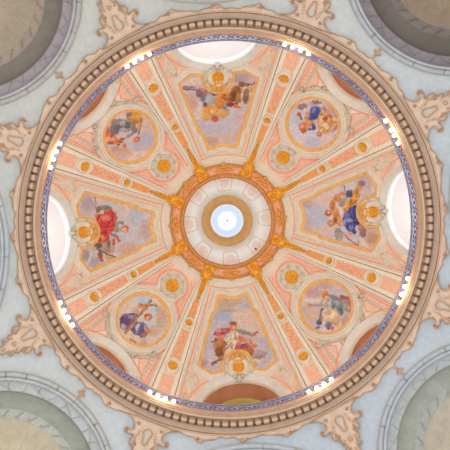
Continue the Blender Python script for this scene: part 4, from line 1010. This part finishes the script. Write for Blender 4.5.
blob(mb, fl, 0, .02, .02, .05, .13, .3, .05); blob(mb, fl, 0, .07, -.02, .10, .03, -.7, .03); blob(mb, fl, 0, -.03, .0, .08, .03, .6, .03); blob(mb, fl, 0, .06, -.12, .03, .04, 0, .05)
o = mb.build('dove', mat('pale_grey_dove', (206, 208, 216), var=.05)); tag(o, 'tiny pale grey dove in the white middle of the painted sky', 'dove')
mb = MB(); sx, sy = bay_to_plan(137, 1.0, 40.5)
ball = lambda lam_, x, y, h: lant_np(x, y, .06 + h)
blob(mb, ball, 0, sx, sy, .9, .9, 0, .10); o = mb.build('round_bolt', mat('dark_blue_bolt', (50, 50, 90), var=.05)); tag(o, 'small dark round fitting on the lantern wall, at its lower right', 'fitting')

# ------------------------------------------------------------------ RAILING
RRL = 8.56; Z0, Z1 = 20.28, 21.06
rl = empty('railing', (0, 0, 20.3), 'blue and white openwork iron railing standing on the cornice around the dome', 'railing')
IRON = mat('blue_iron', (110, 140, 204), rough=.5, var=.15, scale=2, rgb2=(70, 96, 172)); IRONG = mat('grey_blue_rail', (190, 180, 184), rough=.5, var=.08)
RUST = mat('ochre_iron_knot', (190, 130, 90), rough=.6, var=.15, scale=5)
lathe('bottom_rail', [(RRL - .03, Z0 - .03), (RRL - .03, Z0 + .05), (RRL + .03, Z0 + .05), (RRL + .03, Z0 - .03), (RRL - .03, Z0 - .03)], IRONG, rl)
lathe('top_rail', [(RRL - .03, Z1 - .01), (RRL - .04, Z1 + .04), (RRL, Z1 + .06), (RRL + .04, Z1 + .03), (RRL + .03, Z1 - .01), (RRL - .03, Z1 - .01)], mat('grey_violet_rail', (176, 168, 178), rough=.5, var=.08), rl)
PANM = bpy.data.materials.new('pale_backing_mesh'); PANM.use_nodes = True; nt = PANM.node_tree; nt.nodes.clear()
df = nt.nodes.new('ShaderNodeBsdfDiffuse'); tr = nt.nodes.new('ShaderNodeBsdfTranslucent'); tp = nt.nodes.new('ShaderNodeBsdfTransparent'); m1 = nt.nodes.new('ShaderNodeMixShader'); m2 = nt.nodes.new('ShaderNodeMixShader'); oo = nt.nodes.new('ShaderNodeOutputMaterial')
df.inputs[0].default_value = (*lin((244, 240, 244)), 1); tr.inputs[0].default_value = (*lin((250, 250, 252)), 1); m1.inputs[0].default_value = .55; m2.inputs[0].default_value = .15
nt.links.new(df.outputs[0], m1.inputs[1]); nt.links.new(tr.outputs[0], m1.inputs[2]); nt.links.new(m1.outputs[0], m2.inputs[1]); nt.links.new(tp.outputs[0], m2.inputs[2]); nt.links.new(m2.outputs[0], oo.inputs[0])
lathe('backing_mesh', [(RRL + .035, Z0), (RRL + .035, Z1)], PANM, rl)
def on_rail(lam_, x, y, h):
    """x: metres along the railing from angle lam_, y: 0..1 height, h: towards the room"""
    t = math.radians(lam_ - ROT) + x / RRL; R = RRL - h
    return (R * math.sin(t), -R * math.cos(t), Z0 + (Z1 - Z0) * y)
NP = 16
for k in range(NP):
    la = 360 * k / NP + 11.25; span = 2 * PI * RRL / NP; cells = 5; cw = span / cells
    mb = MB()
    for c in range(cells):
        x = -span / 2 + (c + .5) * cw
        sweep(mb, on_rail, la, [(x - cw * .46, .5), (x, .86), (x + cw * .46, .5), (x, .14)], [(-.012, 0), (-.012, .02), (.012, .02), (.012, 0)], closed=True)
        blob(mb, on_rail, la, x, .5, .10, .16, 0, .04, n=6, m=3)
        for q_, (dx, yy) in enumerate(((-.27, .62), (-.2, .3), (.2, .7), (.27, .38))): blob(mb, on_rail, la, x + dx * cw * 1.3, yy, .09, .09, .8 * (-1) ** q_, .03, n=6, m=2)
        for s in (-1, 1):
            sweep(mb, on_rail, la, [(x + s * cw * .46 + .09 * math.cos(a), .78 + .17 * math.sin(a)) for a in np.linspace(0, 2 * PI, 9)[:-1]], [(-.01, 0), (0, .02), (.01, 0)], closed=True)
        rb = MB(); blob(rb, on_rail, la, x + cw * .48, .32, .08, .12, 0, .04, n=8, m=3); rb.build('ochre_knot', RUST, rl)
    mb.build('openwork_panel', IRON, rl, smooth=False)

# ------------------------------------------------------------------ LAMPS
BULB = emis('glowing_bulb', (255, 232, 200), 5.0); SOCK = mat('brown_lamp_socket', (120, 84, 66), rough=.5, var=.1)
seq = ('first', 'second', 'third', 'fourth')
for la in RIBS:
    for q, dl in enumerate((-3.9, -1.3, 1.3, 3.9)):
        if la == 64.8 and q == 1: dl = -.6
        t = math.radians(la + dl - ROT); R = 8.42; z = 20.27; ex, ey = math.sin(t), -math.cos(t)
        e = empty('flood_lamp', (ex * R, ey * R, z), '%s glowing bulb clockwise in the lamp group, %s' % (seq[q], POS8[la]), 'lamp', 'glowing bulbs along the railing')
        def loc(r, u, w_): return (ex * (R + r) - ey * u, ey * (R + r) + ex * u, z + w_)
        mb = MB(); n = 14; V = [loc(0, 0, -.10)]; Fc = []
        for j in range(1, 8):
            f = PI * j / 8
            for i in range(n): V.append(loc(.10 * math.sin(f) * math.cos(2 * PI * i / n), .10 * math.sin(f) * math.sin(2 * PI * i / n), -.10 * math.cos(f)))
        V.append(loc(0, 0, .10)); Fc += [(0, 1 + i, 1 + (i + 1) % n) for i in range(n)]
        for j in range(6): Fc += [(1 + j * n + i, 1 + (j + 1) * n + i, 1 + (j + 1) * n + (i + 1) % n, 1 + j * n + (i + 1) % n) for i in range(n)]
        Fc += [(1 + 6 * n + i, len(V) - 1, 1 + 6 * n + (i + 1) % n) for i in range(n)]
        mb.add(V, Fc); mb.build('bulb', BULB, e)
        mb = MB(); V = []; prof = [(.0, .09), (.07, .10), (.075, .2), (.04, .24), (0.001, .24)]
        for i in range(n):
            for (rr_, hh) in prof: V.append(loc(rr_ * math.cos(2 * PI * i / n), rr_ * math.sin(2 * PI * i / n), hh))
        mb.add(V, [(i * 5 + c, i * 5 + c + 1, ((i + 1) % n) * 5 + c + 1, ((i + 1) % n) * 5 + c) for i in range(n) for c in range(4)]); mb.build('socket', SOCK, e)
        mb = MB(); V = [loc(r, u, w_) for w_ in (.14, .2) for (r, u) in ((.02, -.02), (.17, -.02), (.17, .02), (.02, .02))]
        mb.add(V, [(0, 1, 2, 3), (4, 5, 6, 7), (0, 1, 5, 4), (1, 2, 6, 5), (2, 3, 7, 6), (3, 0, 4, 7)]); mb.build('bracket', SOCK, e, smooth=False)
    t = math.radians(la - ROT)
    ld = bpy.data.lights.new('lamp_glow', 'POINT'); ld.energy = 55; ld.color = (1, .72, .45); ld.shadow_soft_size = .25
    lo = bpy.data.objects.new('lamp_glow', ld); C.objects.link(lo); lo.location = (8.1 * math.sin(t), -8.1 * math.cos(t), 20.15)

# ------------------------------------------------------------------ CAMERA, LIGHT, WORLD
cam = bpy.data.cameras.new('camera'); co = bpy.data.objects.new('camera', cam); C.objects.link(co)
co.location = (-.209, -.222, 0); co.rotation_euler = (PI, 0, 0)
cam.sensor_width = 36; cam.lens = 36.0; cam.shift_x = .5 / 450; cam.shift_y = -7.0 / 450; cam.clip_end = 200
bpy.context.scene.camera = co
w = bpy.data.worlds.new('world'); bpy.context.scene.world = w; w.use_nodes = True
w.node_tree.nodes['Background'].inputs[0].default_value = (1.0, .965, .93, 1); w.node_tree.nodes['Background'].inputs[1].default_value = 1.14
sc = bpy.context.scene
sc.view_settings.view_transform = 'Standard'; sc.view_settings.look = 'None'; sc.view_settings.exposure = 0; sc.view_settings.gamma = 1
sc.cycles.max_bounces = 8; sc.cycles.diffuse_bounces = 5

for nm, e_, z, rad in (('lantern_fill', 80, 32.6, .6), ('dome_fill', 520, 21.6, 1.5)):  # unseen fill lights added to brighten the lantern and the dome
    ld = bpy.data.lights.new(nm, 'POINT'); ld.energy = e_; ld.color = (.95, .97, 1) if z > 30 else (1, .97, .93); ld.shadow_soft_size = rad
    lo = bpy.data.objects.new(nm, ld); C.objects.link(lo); lo.location = (0, 0, z)
